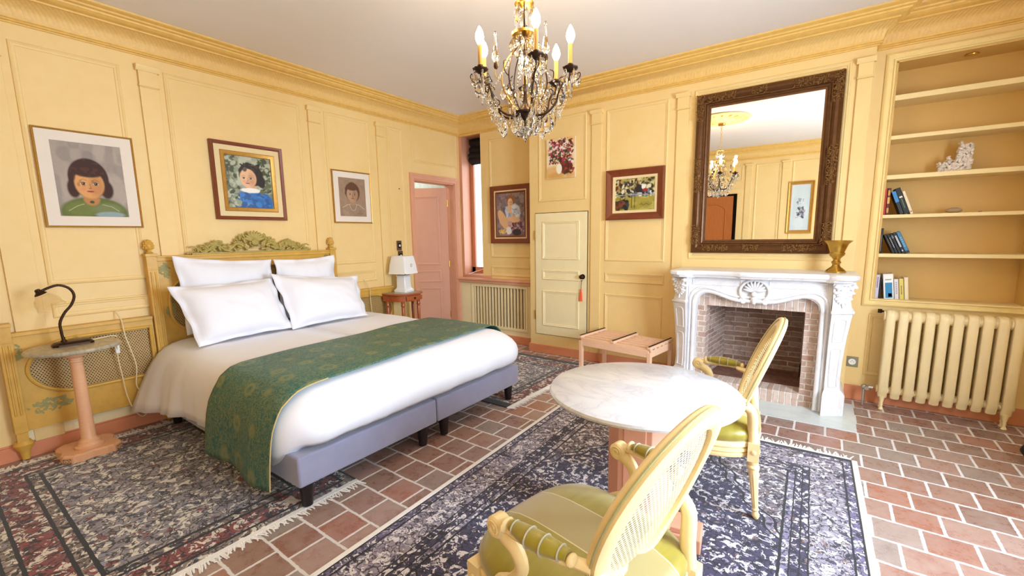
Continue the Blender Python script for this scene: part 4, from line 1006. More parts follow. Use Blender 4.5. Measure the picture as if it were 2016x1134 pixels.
# canted jambs
for s in (-1, 1):
    X = (lambda v: CX + v) if s > 0 else (lambda v: CX - v)
    def plan(w, g):  # canted front from (.519,4.07) to (.669,4.17), g grows outward
        c0, c1 = Vector((.519, 4.072)), Vector((.665, 4.165)); d = (c1 - c0).normalized(); nrm = Vector((d.y, -d.x)); m_ = (c0 + c1) / 2
        p0 = m_ - d * (w / 2) + nrm * g; p1 = m_ + d * (w / 2) + nrm * g
        return [(X(p0.x), p0.y), (X(p1.x), p1.y), (X(p1.x - .01), 4.544), (X(p0.x), 4.544)]
    b = MB(); secs = [(.175, .0, 0), (.175, .0, .165), (.160, -.008, .185), (.125, -.022, .21), (.118, -.028, .30), (.122, -.024, .45), (.135, -.012, .62), (.150, .004, .76), (.158, .012, .82), (.175, .020, .826), (.175, .020, .842), (.150, .008, .85), (.135, -.004, .92), (.150, .004, 1.0), (.165, .012, 1.04), (.165, .012, 1.065)]
    rg = [[(x, y, z) for x, y in plan(w, g)] for w, g, z in secs]
    if s < 0: rg = [r[::-1] for r in rg]
    b.rings(rg); jb = b.build('jamb', M_FPM, fp, smooth=30, bevel=.004)
    # raised panels and acanthus on the canted face
    c0, c1 = Vector((.519, 4.072)), Vector((.665, 4.165)); d = (c1 - c0).normalized(); nrm = Vector((d.y, -d.x)); m_ = (c0 + c1) / 2
    def gz(z):
        for (w0, g0, z0), (w1, g1, z1) in zip(secs, secs[1:]):
            if z0 <= z <= z1 and z1 > z0: return g0 + (g1 - g0) * (z - z0) / (z1 - z0)
        return 0
    def fj(u, v, h): p = m_ + d * u + nrm * (gz(v) + h); return (X(p.x), p.y, v)
    b = MB()
    def loop(z0, z1, w0, w1):
        pts = []
        for k in range(9): v = z0 + (z1 - z0) * k / 8; pts.append(fj(-(w0 + (w1 - w0) * k / 8), v, .002))
        for k in range(7): a = pi - pi * k / 6; pts.append(fj(w1 * cos(a), z1 + w1 * .5 * sin(a), .002))
        for k in range(9): v = z1 - (z1 - z0) * k / 8; pts.append(fj(w1 + (w0 - w1) * k / 8, v, .002))
        pts.append(pts[0]); b.tube(pts, .0045, 6)
    loop(.235, .53, .030, .036); loop(.60, .76, .038, .044)
    b.build('panel_moulding', M_FPM, jb)
    b = MB()
    for k in range(3):
        for sd in (-1, 1):
            for j in range(3):
                p = fj(sd * (.018 + .022 * j * (1 - k * .25)), 1.01 - .045 * k + .012 * j, .014); b.sphere(p, (.014, .012, .026), 7, 6, Matrix.Rotation(-sd * s * .5 * (j + .5), 3, 'Y'))
    b.tube([fj(0, z, .012) for z in (.87, .92, .98, 1.04)], [.006, .012, .014, .008], 8)
    for sd in (-1, 1): b.sphere(fj(sd * .062, 1.035, .012), .019, 8, 6)
    b.build('acanthus_carving', M_FPM, jb)
# brick lining
b = MB(); yb = 4.225; b.bb(CX - .47, CX - .385, yb, yb + .32, 0, .80); lab(b.build('brick_lining', M_BR_FRONT, fp, smooth=0), 'left brick reveal')
b = MB(); b.bb(CX + .365, CX + .47, yb, yb + .32, 0, .80); lab(b.build('brick_lining', M_BR_FRONT, fp, smooth=0), 'right brick reveal')
b = MB(); b.bb(CX - .47, CX + .47, yb, yb + .32, .80, .94); lab(b.build('brick_lintel', M_BR_SOLD, fp, smooth=0), 'row of upright bricks')
b = MB(); b.bb(CX - .385, CX + .365, yb - .03, yb + .16, .0, .115); lab(b.build('brick_curb', M_BR_SOLD, fp, smooth=0), 'pale upright bricks at the hearth edge')
b = MB(); b.bb(CX - .385, CX + .365, yb + .16, 4.98, .0, .108); b.build('firebox_floor', M_BR_FLOOR, fp, smooth=0)
b = MB(); b.bb(CX - .42, CX + .40, 4.90, 4.98, .1, .98); b.build('firebox_back', M_BR_BACK, fp, smooth=0)
for s, x0 in ((-1, CX - .385), (1, CX + .365)):
    b = MB(); x1 = CX + s * .335; w_ = s * .06
    b.prism([(x0, yb + .16), (x1, 4.92), (x1 + w_, 4.92), (x0 + w_, yb + .16)][::s], (.1, .98)); b.build('firebox_side', M_BR_SIDE, fp, smooth=0)
b = MB(); b.bb(CX - .42, CX + .42, yb + .3, 4.98, .98, 1.02); b.build('flue_cover', M_DARK, fp, smooth=0)
b = MB(); b.box((CX + .349, 4.55, .22), (.006, .09, .11)); lab(b.build('air_vent', M_BLACK, fp, smooth=0), 'black vent')
b = MB(); b.bb(-1.20, .283, 3.86, 4.5, .0004, .006); tag(b.build('hearth_slab', M_HEARTH, bevel=.001), 'pale marble hearth slab set in the tiled floor before the fireplace', 'hearth')

# ---- mirror
mr = thing('mirror', 'large mirror in a heavy dark gilded frame above the white fireplace', 'mirror', (-.52, 4.52, 1.262))
MX0, MX1, MZ0, MZ1 = -1.073, .034, 1.262, 2.712; fm = lambda u, v, h: (u, YB - .004 - h, v)
b = MB(); b.frame(MX0, MX1, MZ0, MZ1, [(0, 0), (0, .03), (.012, .045), (.030, .058), (.050, .060), (.066, .050), (.074, .036), (.082, .034), (.092, .040), (.102, .036), (.112, .024), (.125, .020), (.126, 0)], fm); b.build('frame', M_MFR, mr, smooth=30)
b = MB(); b.add([fm(MX0 + .115, MZ0 + .112, .016), fm(MX1 - .09, MZ0 + .112, .016), fm(MX1 - .09, MZ1 - .112, .016), fm(MX0 + .115, MZ1 - .112, .016)], [(0, 1, 2, 3)]); b.build('mirror_glass', M_MIRROR, mr, smooth=0)
r4 = random.Random(11)
def orn(u0, u1, v0, v1, n, hmax=.062):
    b = MB()
    for k in range(n):
        u, v = r4.uniform(u0, u1), r4.uniform(v0, v1); s = r4.uniform(.004, .010); th = r4.uniform(0, pi)
        b.sphere(fm(u, v, hmax - .004 + r4.uniform(-.004, .006)), (s * 1.5, s * .6, s * .6), 6, 5, Matrix.Rotation(th, 3, 'Y'))
    b.build('ornament', M_MORN, mr)
for (u0, u1) in ((MX0 + .01, MX0 + .07), (MX1 - .07, MX1 - .01)):
    for (v0, v1) in ((MZ0 + .08, MZ0 + .26), (MZ1 - .24, MZ1 - .01), (1.83, 2.14)): orn(u0, u1, v0, v1, int(520 * (v1 - v0)))
for (v0, v1) in ((MZ0 + .025, MZ0 + .075), (MZ1 - .08, MZ1 - .02)):
    for (u0, u1) in ((MX0 + .10, MX0 + .33), (MX1 - .35, MX1 - .10), (-.62, -.50)): orn(u0, u1, v0, v1, int(480 * (u1 - u0)))
# ---- urn
b = MB(); b.lathe([(.001, 0), (.068, 0), (.070, .010), (.062, .016), (.058, .022), (.030, .045), (.024, .060), (.030, .072), (.034, .080), (.024, .090), (.020, .100), (.030, .115), (.050, .135), (.054, .150), (.048, .160), (.058, .19), (.070, .222), (.092, .243), (.098, .248), (.092, .250), (.064, .222), (.050, .18), (.001, .15)], (.078, 4.32, 1.126), 36)
tag(b.build('urn', M_BRASS), 'aged brass urn vase on the right end of the mantelpiece', 'urn')

# ================================================================== PICTURES
class Paint:
    def __init__(s, w, h, col, seed=0):
        s.w, s.h = w, h; s.a = np.ones((h, w, 3)) * np.array(srgb(col)); s.rng = np.random.RandomState(seed)
        s.U, s.V = np.meshgrid((np.arange(w) + .5) / w, (np.arange(h) + .5) / h); s.U, s.V = np.meshgrid(np.linspace(0, 1, w), np.linspace(0, 1, h)); s.asp = h / w
    def nz(s, sc_, seed=0):
        r = np.random.RandomState(seed + 99); n = max(3, int(sc_) + 3); g = r.rand(n, n); x = s.U * (n - 2); y = s.V * (n - 2); i = x.astype(int); j = y.astype(int); fx, fy = x - i, y - j
        fx = fx * fx * (3 - 2 * fx); fy = fy * fy * (3 - 2 * fy)
        return (g[j, i] * (1 - fx) + g[j, i + 1] * fx) * (1 - fy) + (g[j + 1, i] * (1 - fx) + g[j + 1, i + 1] * fx) * fy
    def put(s, m, col, op=1): m = np.clip(m, 0, 1)[..., None] * op; s.a = s.a * (1 - m) + np.array(srgb(col)) * m
    def ell(s, x, y, rx, ry, col, soft=.08, ang=0, op=1, wob=0, seed=0):
        dx, dy = (s.U - x), (s.V - y) * s.asp; c, n = cos(ang), sin(ang); a = (dx * c + dy * n) / rx; b_ = (-dx * n + dy * c) / (ry * s.asp)
        d = np.sqrt(a * a + b_ * b_)
        if wob: d = d + (s.nz(14, seed) - .5) * wob
        s.put((1 - d) / soft + .5, col, op)
    def line(s, pts, w_, col, op=1):
        m = np.zeros_like(s.U)
        for (x0, y0), (x1, y1) in zip(pts, pts[1:]):
            dx, dy = x1 - x0, (y1 - y0) * s.asp; L = dx * dx + dy * dy + 1e-9; px_, py_ = s.U - x0, (s.V - y0) * s.asp
            q = np.clip((px_ * dx + py_ * dy) / L, 0, 1); d = np.sqrt((px_ - q * dx) ** 2 + (py_ - q * dy) ** 2); m = np.maximum(m, np.clip((w_ - d) / (w_ * .5) , 0, 1))
        s.put(m, col, op)
    def poly(s, pts, col, op=1):
        ins = np.zeros(s.U.shape, bool); n = len(pts); j = n - 1
        for i in range(n):
            xi, yi = pts[i]; xj, yj = pts[j]
            c = ((yi > s.V) != (yj > s.V)) & (s.U < (xj - xi) * (s.V - yi) / (yj - yi + 1e-12) + xi); ins ^= c; j = i
        s.put(ins.astype(float), col, op)
    def mottle(s, cols, sc_, op=.5, seed=0):
        for k, c in enumerate(cols): s.put((s.nz(sc_, seed + k * 7) - .5) * 6, c, op)
    def dabs(s, n, x0, x1, y0, y1, cols, r=.02, seed=0):
        r_ = np.random.RandomState(seed)
        for k in range(n):
            q = r * (.6 + r_.rand()); s.ell(x0 + (x1 - x0) * r_.rand(), y0 + (y1 - y0) * r_.rand(), q, q * (.35 + .5 * r_.rand()) / s.asp, cols[r_.randint(len(cols))], .3, r_.rand() * 3)
    def face(s, x, y, rx, ry, skin, dark, hair, tilt=0):
        s.ell(x, y, rx, ry, skin, .12); s.ell(x + rx * .45, y + ry * .1, rx * .5, ry * .75, dark, .6, op=.35)
        s.ell(x - rx * .45, y + ry * .35, rx * .22, ry * .14, 'D97A5E', .8, op=.35); s.ell(x + rx * .45, y + ry * .35, rx * .22, ry * .14, 'D97A5E', .8, op=.35)
        for q in (-1, 1):
            ex = x + q * rx * .42 + tilt; s.ell(ex, y - ry * .01, rx * .2, ry * .085, 'E8DED2', .3, op=.5); s.ell(ex, y - ry * .01, rx * .13, ry * .10, '2A160E', .25); s.ell(ex - rx * .04, y - ry * .04, rx * .03, ry * .025, 'E8E0D8', .4)
            s.line([(ex - rx * .2, y - ry * .06), (ex, y - ry * .11), (ex + rx * .2, y - ry * .06)], rx * .025, hair, .8); s.line([(ex - rx * .24, y - ry * .24 + (q < 0) * ry * .05), (ex, y - ry * .31), (ex + rx * .24, y - ry * .24 + (q > 0) * ry * .05)], rx * .035, hair, .45)
        s.line([(x + tilt, y), (x + rx * .06 + tilt, y + ry * .28), (x - rx * .05 + tilt, y + ry * .30)], rx * .03, dark, .8); s.ell(x + tilt, y + ry * .31, rx * .12, ry * .035, dark, .5, op=.7)
        s.ell(x + tilt, y + ry * .52, rx * .25, ry * .06, 'A8483A', .3); s.line([(x - rx * .22 + tilt, y + ry * .52), (x + rx * .22 + tilt, y + ry * .52)], rx * .02, '5A1E18')
    def mesh(s, name, u0, u1, v0, v1, f, h, m, parent):
        W_, H_ = s.w, s.h; b = MB(); me = D.meshes.new(name)
        vs = []; off = Vector(parent.location)
        for j in range(H_):
            for i in range(W_): vs.append(Vector(f(u0 + (u1 - u0) * i / (W_ - 1), v1 - (v1 - v0) * j / (H_ - 1), h)) - off)
        fs = [(j * W_ + i, (j + 1) * W_ + i, (j + 1) * W_ + i + 1, j * W_ + i + 1) for j in range(H_ - 1) for i in range(W_ - 1)]
        me.from_pydata([tuple(v) for v in vs], [], fs); a = me.color_attributes.new('Col', 'FLOAT_COLOR', 'POINT')
        a.data.foreach_set('color', np.concatenate([s.a.reshape(-1, 3), np.ones((W_ * H_, 1))], 1).astype(np.float32).ravel())
        me.materials.append(m); o = D.objects.new(name, me); C.objects.link(o); o.parent = parent; return o

def picture(label, f, u0, u1, v0, v1, rings_, painter, pm, cat='painting', mirror=False):
    """rings_ = [(width, profile, material, name)] from outside in"""
    t_ = thing('framed_picture', label, cat, f((u0 + u1) / 2, v0, .0), 0, 'framed pictures on the walls'); ins = 0
    for k, (w_, pr, m, nm) in enumerate(rings_):
        b = MB(); b.frame(u0 + ins, u1 - ins, v0 + ins, v1 - ins, pr, f); b.build(nm, m, t_, smooth=30); ins += w_
    painter.mesh('picture', *((u1 - ins, u0 + ins) if mirror else (u0 + ins, u1 - ins)), v0 + ins, v1 - ins, f, .012, pm, t_)
    return t_
def fprof(w_, h0, h1, round_=True): return [(0, 0), (0, h0), (w_ * .15, h0 + .004), (w_ * .5, (h0 + h1) / 2 + .004), (w_ * .85, h1 + .003), (w_, h1), (w_ + .003, .010), (w_ + .003, 0)]

# 1 girl in green, pastel
p = Paint(150, 195, 'A6988C', 1); p.mottle(['8E8480', 'B8AA9C', '77706E'], 5, .4, 3)
p.ell(.50, .95, .50, .22, '5E6A2C', .12); p.mottle(['7C8848'], 9, .0); p.ell(.30, .90, .22, .10, '76813E', .5, op=.6); p.ell(.70, .90, .22, .09, '80885A', .5, op=.6); p.ell(.72, .975, .22, .045, '8CA0A0', .3)
p.ell(.47, .47, .295, .27, '3A1C10', .08); p.ell(.235, .62, .09, .13, '3A1C10', .3); p.ell(.715, .62, .10, .13, '3A1C10', .3); p.ell(.47, .76, .12, .09, 'B97E48', .3)
p.face(.47, .55, .215, .20, 'D89C5E', '8A5228', '2A140C'); p.ell(.47, .375, .245, .085, '3A1C10', .25); p.put(((p.nz(22, 5) - .62) * 8) * (p.V < .6) * ((p.U - .47) ** 2 + (p.V - .46) ** 2 < .07), '5E3420', .4)
p.ell(.47, .80, .035, .02, '3E4A1E', .3); p.line([(.12, .93), (.25, .86), (.35, .83)], .006, 'B7BC88'); p.line([(.62, .83), (.76, .86), (.86, .92)], .006, 'B7BC88')
picture('white-mounted pastel portrait of a dark-haired child in green, leftmost on the headboard wall', fl, .609, 1.135, 1.557, 2.225,
        [(.012, fprof(.012, .022, .018), M_GILT, 'frame'), (.068, [(0, .010), (0, .016), (.066, .016), (.068, .011)], M_MAT, 'mount')], p, M_PASTEL, 'portrait')
# 2 girl in blue, oil
p = Paint(150, 177, '8A9276', 2); p.mottle(['B9BCA4', '5E6448', 'D2D4C4', '3A4028'], 7, .55, 5); p.ell(.5, .35, .42, .34, 'B9BFA6', .6, op=.5); p.mottle(['2E3420'], 12, .0)
p.put((p.U < .08) * 1.0, '3A3E2A', .6); p.ell(.56, .93, .44, .30, '1F62A8', .08, wob=.12); p.ell(.40, .82, .13, .16, '6F9CC8', .5, op=.6); p.dabs(60, .25, .9, .72, 1, ['2A6EB4', '1C5494', '3478BC', '1B5090'], .05, 5); p.dabs(120, 0, .24, 0, 1, ['8E967A', '5E6448', 'B0B49C', '454A32'], .045, 15); p.dabs(90, .74, 1, 0, .7, ['8E967A', '5E6448', 'B0B49C', '454A32'], .045, 16)
p.ell(.52, .58, .12, .10, 'D8A27C', .2); p.ell(.51, .655, .21, .05, 'EDE9E0', .2, wob=.4); p.ell(.54, .34, .26, .22, '1E1410', .1, wob=.35); p.ell(.75, .46, .10, .12, '1E1410', .2, wob=.3); p.face(.47, .42, .18, .185, 'E3B48C', '9A6240', '1C100C', -.02); p.dabs(30, .32, .74, .14, .27, ['1E1410', '3A2A20', '5E5040'], .035, 8)
picture('oil portrait of a girl in a blue top with a white collar, above the headboard', fl, 1.648, 2.26, 1.634, 2.308,
        [(.030, fprof(.03, .035, .028), M_REDWOOD, 'frame'), (.045, [(0, .0), (0, .024), (.045, .020), (.045, .0)], M_LINEN, 'slip'), (.034, fprof(.034, .026, .020), M_GILT, 'inner_frame')], p, M_OIL, 'portrait')
# 3 child, brown crayon
p = Paint(126, 162, '9A7E66', 3); p.mottle(['8C705A', 'A68A70'], 8, .35, 2); p.ell(.50, .36, .28, .26, '5E3824', .15, wob=.12); p.ell(.50, .60, .12, .12, 'A88468', .3)
p.face(.49, .42, .21, .205, 'B4906E', '6A4630', '3E2418'); p.ell(.50, .235, .23, .085, '5E3824', .3)
for k in range(12): p.line([(.34 + .03 * k, .12 + .01 * abs(k - 6)), (.32 + .032 * k, .32)], .006, '3E2416' if k % 2 else '8A5A3C', .7)
p.line([(.10, .78), (.28, .70), (.40, .68)], .010, 'D8C8B4', .8); p.line([(.60, .68), (.74, .70), (.92, .80)], .010, 'D8C8B4', .8); p.line([(.36, .70), (.44, .84), (.56, .84), (.64, .70)], .008, 'D8C8B4', .8)
for k in range(10): p.line([(.10 + .02 * k, .80 + .01 * k), (.16 + .02 * k, .98)], .004, 'C8B49C', .5); p.line([(.92 - .02 * k, .82), (.84 - .02 * k, .97)], .004, '6E5240', .5)
p.line([(.62, .93), (.70, .91), (.76, .94), (.88, .91)], .005, '5A4030')
picture('small crayon portrait of a smiling child on brown paper, nearest the doorway', fl, 2.783, 3.27, 1.62, 2.186,
        [(.014, fprof(.014, .020, .016), M_GILT, 'frame'), (.062, [(0, .010), (0, .015), (.060, .015), (.062, .011)], M_MAT, 'mount')], p, M_PASTEL, 'portrait')
# 4 seated woman with flowers
p = Paint(100, 128, '8A7478', 4); p.mottle(['6E5C66', 'A08C88', '5A4A56'], 7, .5, 4); p.dabs(90, 0, 1, 0, .6, ['7E6C72', '94807E', '6A5A62'], .06, 4)
p.ell(.58, .45, .28, .20, 'C4CCDC', .15, wob=.2); p.dabs(40, .35, .85, .3, .6, ['DDE2EA', '98A6C2', 'B4BCD0'], .05, 6); p.ell(.22, .62, .13, .26, 'E0B080', .12, ang=-.5); p.ell(.38, .70, .30, .12, 'DDAE82', .15, ang=.3); p.ell(.62, .62, .22, .07, 'E2B890', .2, ang=.15)
p.ell(.47, .34, .07, .12, 'E2B48C', .2); p.ell(.50, .17, .15, .12, '9A5A2C', .15, wob=.3); p.face(.49, .22, .09, .095, 'E6BC98', 'A8704E', '4A2818'); p.line([(.60, .60), (.50, .40), (.47, .29)], .035, 'E2B48C')
p.dabs(70, .45, .98, .70, .90, ['8E5E7A', 'A77E96', '6A3E58', 'C2A0AE', '4A2A40'], .045, 9); p.ell(.72, .92, .16, .08, '2A2634', .2); p.dabs(16, .05, .32, .86, .96, ['E2C068', 'CFA64A'], .035, 3); p.ell(.42, .88, .10, .09, 'E6E0E2', .2, wob=.4)
picture('painting of a seated woman with flowers in a dark red frame beside the narrow window', fn, -3.775, -3.125, 1.355, 2.115,
        [(.062, fprof(.062, .040, .026), M_REDWOOD, 'frame'), (.016, [(0, 0), (0, .026), (.016, .022), (.016, 0)], M_LINEN, 'slip'), (.022, fprof(.022, .022, .016), M_REDWOOD, 'inner_frame')], p, M_OIL)
# 5 flowers in a vase, unframed
p = Paint(90, 110, 'EBC98E', 5); p.mottle(['F2E2C0', 'E0B45E', 'F4ECD8'], 5, .5, 6); p.ell(.2, .85, .35, .16, 'D9A040', .5, op=.7); p.ell(.55, .92, .45, .10, 'C9954A', .5, op=.6); p.ell(.72, .72, .20, .16, '6A1E20', .3, wob=.5); p.dabs(60, .5, .95, .60, .88, ['7A1E22', '9A3A34', '4A2620', '3E4020'], .04, 31)
p.ell(.45, .76, .10, .13, 'F2EBDC', .15); p.dabs(230, .10, .92, .06, .62, ['8E1C2A', 'B24A5A', 'D88A9A', 'F0D8D8', '5E1A28', 'A8304A', '3E4A2A', '6A7240', '2E2A20', 'E8E0DA'], .042, 12); p.dabs(40, .2, .8, .3, .62, ['2E3420', '4A5230'], .03, 22); p.dabs(40, .1, .9, .02, .2, ['8E1C2A', '5E1A28'], .022, 14)
cv = thing('canvas_painting', 'unframed canvas of red and pink flowers in a vase above the small closet door', 'painting', (-2.532, YB, 2.10))
b = MB(); b.bb(-2.716, -2.348, YB - .022, YB - .002, 2.098, 2.542); b.build('stretched_canvas', M_MAT, cv); p.mesh('picture', -2.716, -2.348, 2.098, 2.542, fb, .0235, M_OIL, cv)
# 6 landscape
p = Paint(128, 104, 'B09E4E', 6); p.put((p.V > .55) * 1.0, '9E9234', .9); p.mottle(['C8BC6A', '7E7030'], 9, .4, 5)
p.dabs(260, 0, 1, 0, .56, ['3E3A2A', '8E8A4A', 'C8BE8A', '6A2418', '2A2420', 'DCD4B0', '5E6A3A', 'A89A5A'], .045, 61); p.dabs(60, .4, 1, .40, .54, ['D8D8D0', '2A3044', '6E7A8A', '1E1A20'], .04, 62)
for x_ in (.12, .24, .42, .5): p.line([(x_, .1), (x_ + .01, .55), (x_, .92)], .010, '3A2218')
p.dabs(30, .02, .30, .72, .92, ['1A1A20', '2E3444', '7A3A1C', '4A2A18'], .06, 63); p.ell(.60, .33, .10, .14, '1E1C22', .3, wob=.4); p.ell(.72, .28, .05, .08, 'E8E4DC', .3); p.ell(.76, .38, .06, .05, 'A01E1E', .3)
for k in range(5): p.line([(0, .50 + .01 * k), (.4, .48 + .012 * k), (1, .52 + .008 * k)], .004, ['1E2A3A', 'D8D4C0'][k % 2])
p.line([(.62, .84), (.68, .80), (.72, .86), (.80, .80), (.86, .86), (.94, .80)], .006, '2A1E10')
picture('broadly painted landscape with trees in a red-brown frame left of the mirror', fb, -1.965, -1.352, 1.603, 2.12,
        [(.070, fprof(.07, .045, .024), M_REDWOOD, 'frame'), (.026, [(0, 0), (0, .024), (.026, .018), (.026, 0)], M_LINEN, 'slip')], p, M_OIL)
# 7 pale print on the rear wall (seen in the mirror)
p = Paint(60, 120, 'C9D2D2', 7); p.mottle(['D6DCDA', 'BCC8CC'], 4, .4, 2); p.dabs(30, .3, .75, .5, .72, ['6A6A7A', '8E8A96', 'A09AA0', '4A4450'], .06, 3); p.dabs(10, .35, .7, .3, .42, ['9A9AA6', '7A7A86'], .04, 5)
picture('tall pale framed print on the rear wall, seen in the mirror', fr, -.645, -.235, 1.42, 2.37,
        [(.03, fprof(.03, .028, .020), M_GILT, 'frame'), (.03, [(0, 0), (0, .018), (.03, .014), (.03, 0)], M_GILT, 'inner_frame')], p, M_PASTEL, 'print')
#PART4

# ================================================================== RADIATOR, SOCKET, RACK
rd = thing('radiator', 'cream cast-iron column radiator below the built-in bookcase', 'radiator', (.80, 4.54, 0))
for i in range(10):
    x = .462 + i * .0765; b = MB()
    prof = []
    z0, z1, y0, y1 = .10, .825, 4.475, 4.60
    for k in range(7): a = pi * .5 + pi * .5 * k / 6; prof.append((y0 + .045 + .045 * cos(a), z1 - .045 + .045 * sin(a)))
    prof += [(y0, .17), (y0 + .02, .135), (y0 + .035, z0), (y0 + .05, .115), (y1 - .05, .115), (y1 - .035, z0), (y1 - .02, .135), (y1, .17)]
    for k in range(7): a = pi * .5 * k / 6; prof.append((y1 - .045 + .045 * cos(a), z1 - .045 + .045 * sin(a)))
    cyy, czz = 4.5375, .46
    rings = []
    for w_, sc_ in ((-.0285, .80), (-.026, .90), (-.016, .97), (0, 1.0), (.016, .97), (.026, .90), (.0285, .80)):
        ins = (1 - sc_) * .10; rings.append([(x + w_, cyy + (y - cyy) * (1 - ins * 8), czz + (z - czz) * (1 - ins * 1.3)) for y, z in prof])
    b.rings(rings); b.tube([(x - .040, 4.5375, .772), (x + .040, 4.5375, .772)], .042, 12); b.tube([(x - .040, 4.5375, .165), (x + .040, 4.5375, .165)], .030, 12)
    b.build('section', M_RAD, rd, smooth=50)
for x in (.462, 1.15):
    b = MB(); b.lathe([(.014, .0), (.018, .006), (.012, .016), (.008, .03), (.013, .045), (.009, .055), (.020, .115)], (x, 4.51, 0), 14); b.build('foot', M_RAD, rd)
    b = MB(); b.lathe([(.014, .0), (.018, .006), (.012, .016), (.008, .03), (.013, .045), (.009, .055), (.020, .115)], (x, 4.57, 0), 14); b.build('foot', M_RAD, rd)
b = MB(); b.tube([(.40, 4.5375, .165), (.345, 4.5375, .165)], .018, 10); b.tube([(.345, 4.5375, .165), (.345, 4.5375, .165 - .16)], .010, 10); b.tube([(.36, 4.49, .165), (.36, 4.54, .165)], .016, 12); b.sphere((.345, 4.5375, .165), .022, 10, 8)
lab(b.build('valve', mat('nickel_valve', 'B9B4AA', .3, metal=.9), rd), 'nickel valve and pipe')
b = MB(); b.tube([(.40, 4.60, .80), (.40, 4.66, .80)], .008, 8); b.tube([(.40, 4.60, .80), (.43, 4.58, .80)], .008, 8); b.tube([(.40, 4.60, .785), (.40, 4.60, .815)], .014, 10); lab(b.build('bleed_key', M_IRON, rd), 'small air valve')
so = thing('power_socket', 'grey-beige power socket on the wall between fireplace and radiator', 'socket', (.257, YS - .005, .285))
b = MB(); b.bb(.216, .30, YS - .010, YS - .0005, .286, .376); b.build('plate', M_SOCK, so, bevel=.004)
b = MB(); b.lathe([(.001, 0), (.026, 0), (.026, .006), (.021, .007), (.020, .002), (.001, .002)], (.258, YS - .0105, .331), 24, M=Matrix.Rotation(pi / 2, 3, 'X')); lab(b.build('insert', M_WHPL, so), 'white round insert')
for dx, dz in ((-.009, 0), (.009, 0), (0, .010)):
    b = MB(); b.tube([(.258 + dx, YS - .0118, .331 + dz), (.258 + dx, YS - .0145, .331 + dz)], .0028, 8); b.build('hole', M_BLACK, so)

RK = R_(-8); lr = thing('luggage_rack', 'low slatted beechwood luggage rack against the wall left of the fireplace', 'luggage rack', (-1.585, 4.165, 0), RK)
for sx in (-1, 1):
    for sy in (-1, 1): b = MB(); b.box((sx * .375, sy * .225, .185), (.036, .036, .37)); b.build('leg', M_BEECH, lr, world=False, bevel=.002)
b = MB()
for sy in (-1, 1): b.box((0, sy * .232, .355), (.74, .018, .065))
for sx in (-1, 1): b.box((sx * .382, 0, .355), (.018, .44, .065))
b.build('apron', M_BEECH, lr, world=False, bevel=.002)
for k in range(6): b = MB(); b.box((0, -.215 + k * .086, .394), (.78, .044, .014)); b.build('slat', M_BEECH, lr, world=False, bevel=.002)
for x in (-.378, 0, .378):
    b = MB(); b.box((x, 0, .413), (.034, .50, .022)); rl = b.build('cross_rail', M_BEECH, lr, world=False, bevel=.003); b = MB(); b.box((x - .004, 0, .4265), (.014, .48, .005)); lab(b.build('dark_strip', M_DARK, rl, world=False), 'dark brown strip')

# ================================================================== LEFT BEDSIDE: marble table, lamp, cord
st = thing('side_table', 'round grey marble side table on a pinkish wooden column, left of the bed', 'side table', (-4.03, .60, .0105))
b = MB(); b.lathe([(.001, .745), (.220, .745), (.232, .750), (.236, .760), (.232, .770), (.226, .774), (.001, .774)], (-4.03, .60, 0), 64); lab(b.build('tabletop', M_MARBLE2, st, smooth=30), 'grey-beige marble top')
b = MB(); b.lathe([(.075, .06), (.078, .066), (.078, .078), (.064, .084), (.060, .094), (.056, .100), (.056, .110), (.046, .118), (.040, .13), (.036, .30), (.032, .655), (.032, .66), (.037, .664), (.037, .672), (.032, .678), (.034, .690), (.062, .708), (.066, .716), (.066, .722), (.11, .735), (.11, .745)], (-4.03, .60, 0), 36); b.build('column', M_WOOD, st)
b = MB(); oc_ = []
Wb = .155
for k in range(4):
    a = pi / 2 * k; Mz = Matrix.Rotation(a, 2)
    for p_ in ((Wb, -Wb * .42), (Wb - .02, 0), (Wb, Wb * .42), (Wb - .012, Wb * .58), (Wb - .004, Wb * .68), (Wb * .68, Wb - .004), (Wb * .58, Wb - .012)): q = Mz @ Vector(p_); oc_.append((-4.09 + .02 + q.x, .60 + q.y))
b.prism(oc_, (.0105, .052)); b.rings([[(-4.07 + (x + 4.07) * s_, .60 + (y - .60) * s_, z) for x, y in oc_] for s_, z in ((.97, .052), (.93, .062), (.5, .066))], capa=False); b.build('base', M_WOOD, st, smooth=30)
for k in range(4):
    a = pi / 4 + pi / 2 * k; c_ = Vector((-4.07 + cos(a) * .1855, .60 + sin(a) * .1855, .031)); tx = Vector((-sin(a), cos(a), 0)); nr_ = Vector((cos(a), sin(a), 0)); b = MB()
    b.box(tuple(c_), (.002, .052, .034), rz=a); sq = b.build('inlay', M_WOOD, st)
    b = MB(); q = [c_ + nr_ * .0012 + tx * (s1 * .022) + Vector((0, 0, s2 * .014)) for s1, s2 in ((-1, -1), (1, -1), (1, 1), (-1, 1))]
    b.tube(q + [q[0]], .0016, 4); dm = [c_ + nr_ * .0012 + tx * (.013 * cos(u)) + Vector((0, 0, .009 * sin(u))) for u in (0, pi / 2, pi, 3 * pi / 2, 2 * pi)]; b.tube(dm, .0016, 4)
    for i_ in range(4): b.tube([q[i_], q[i_].lerp(c_ + nr_ * .0012, .42)], .0014, 4)
    lab(b.build('inlay_lines', M_BLACK, sq), 'black fretwork lines')
gl = thing('gooseneck_lamp', 'dark bronze gooseneck lamp with a pale glass shade on the grey marble side table', 'lamp', (-4.08, .60, .775))
b = MB(); bp8 = [(-.10, -.03), (-.075, -.055), (.075, -.055), (.10, -.03), (.10, .03), (.075, .055), (-.075, .055), (-.10, .03)]
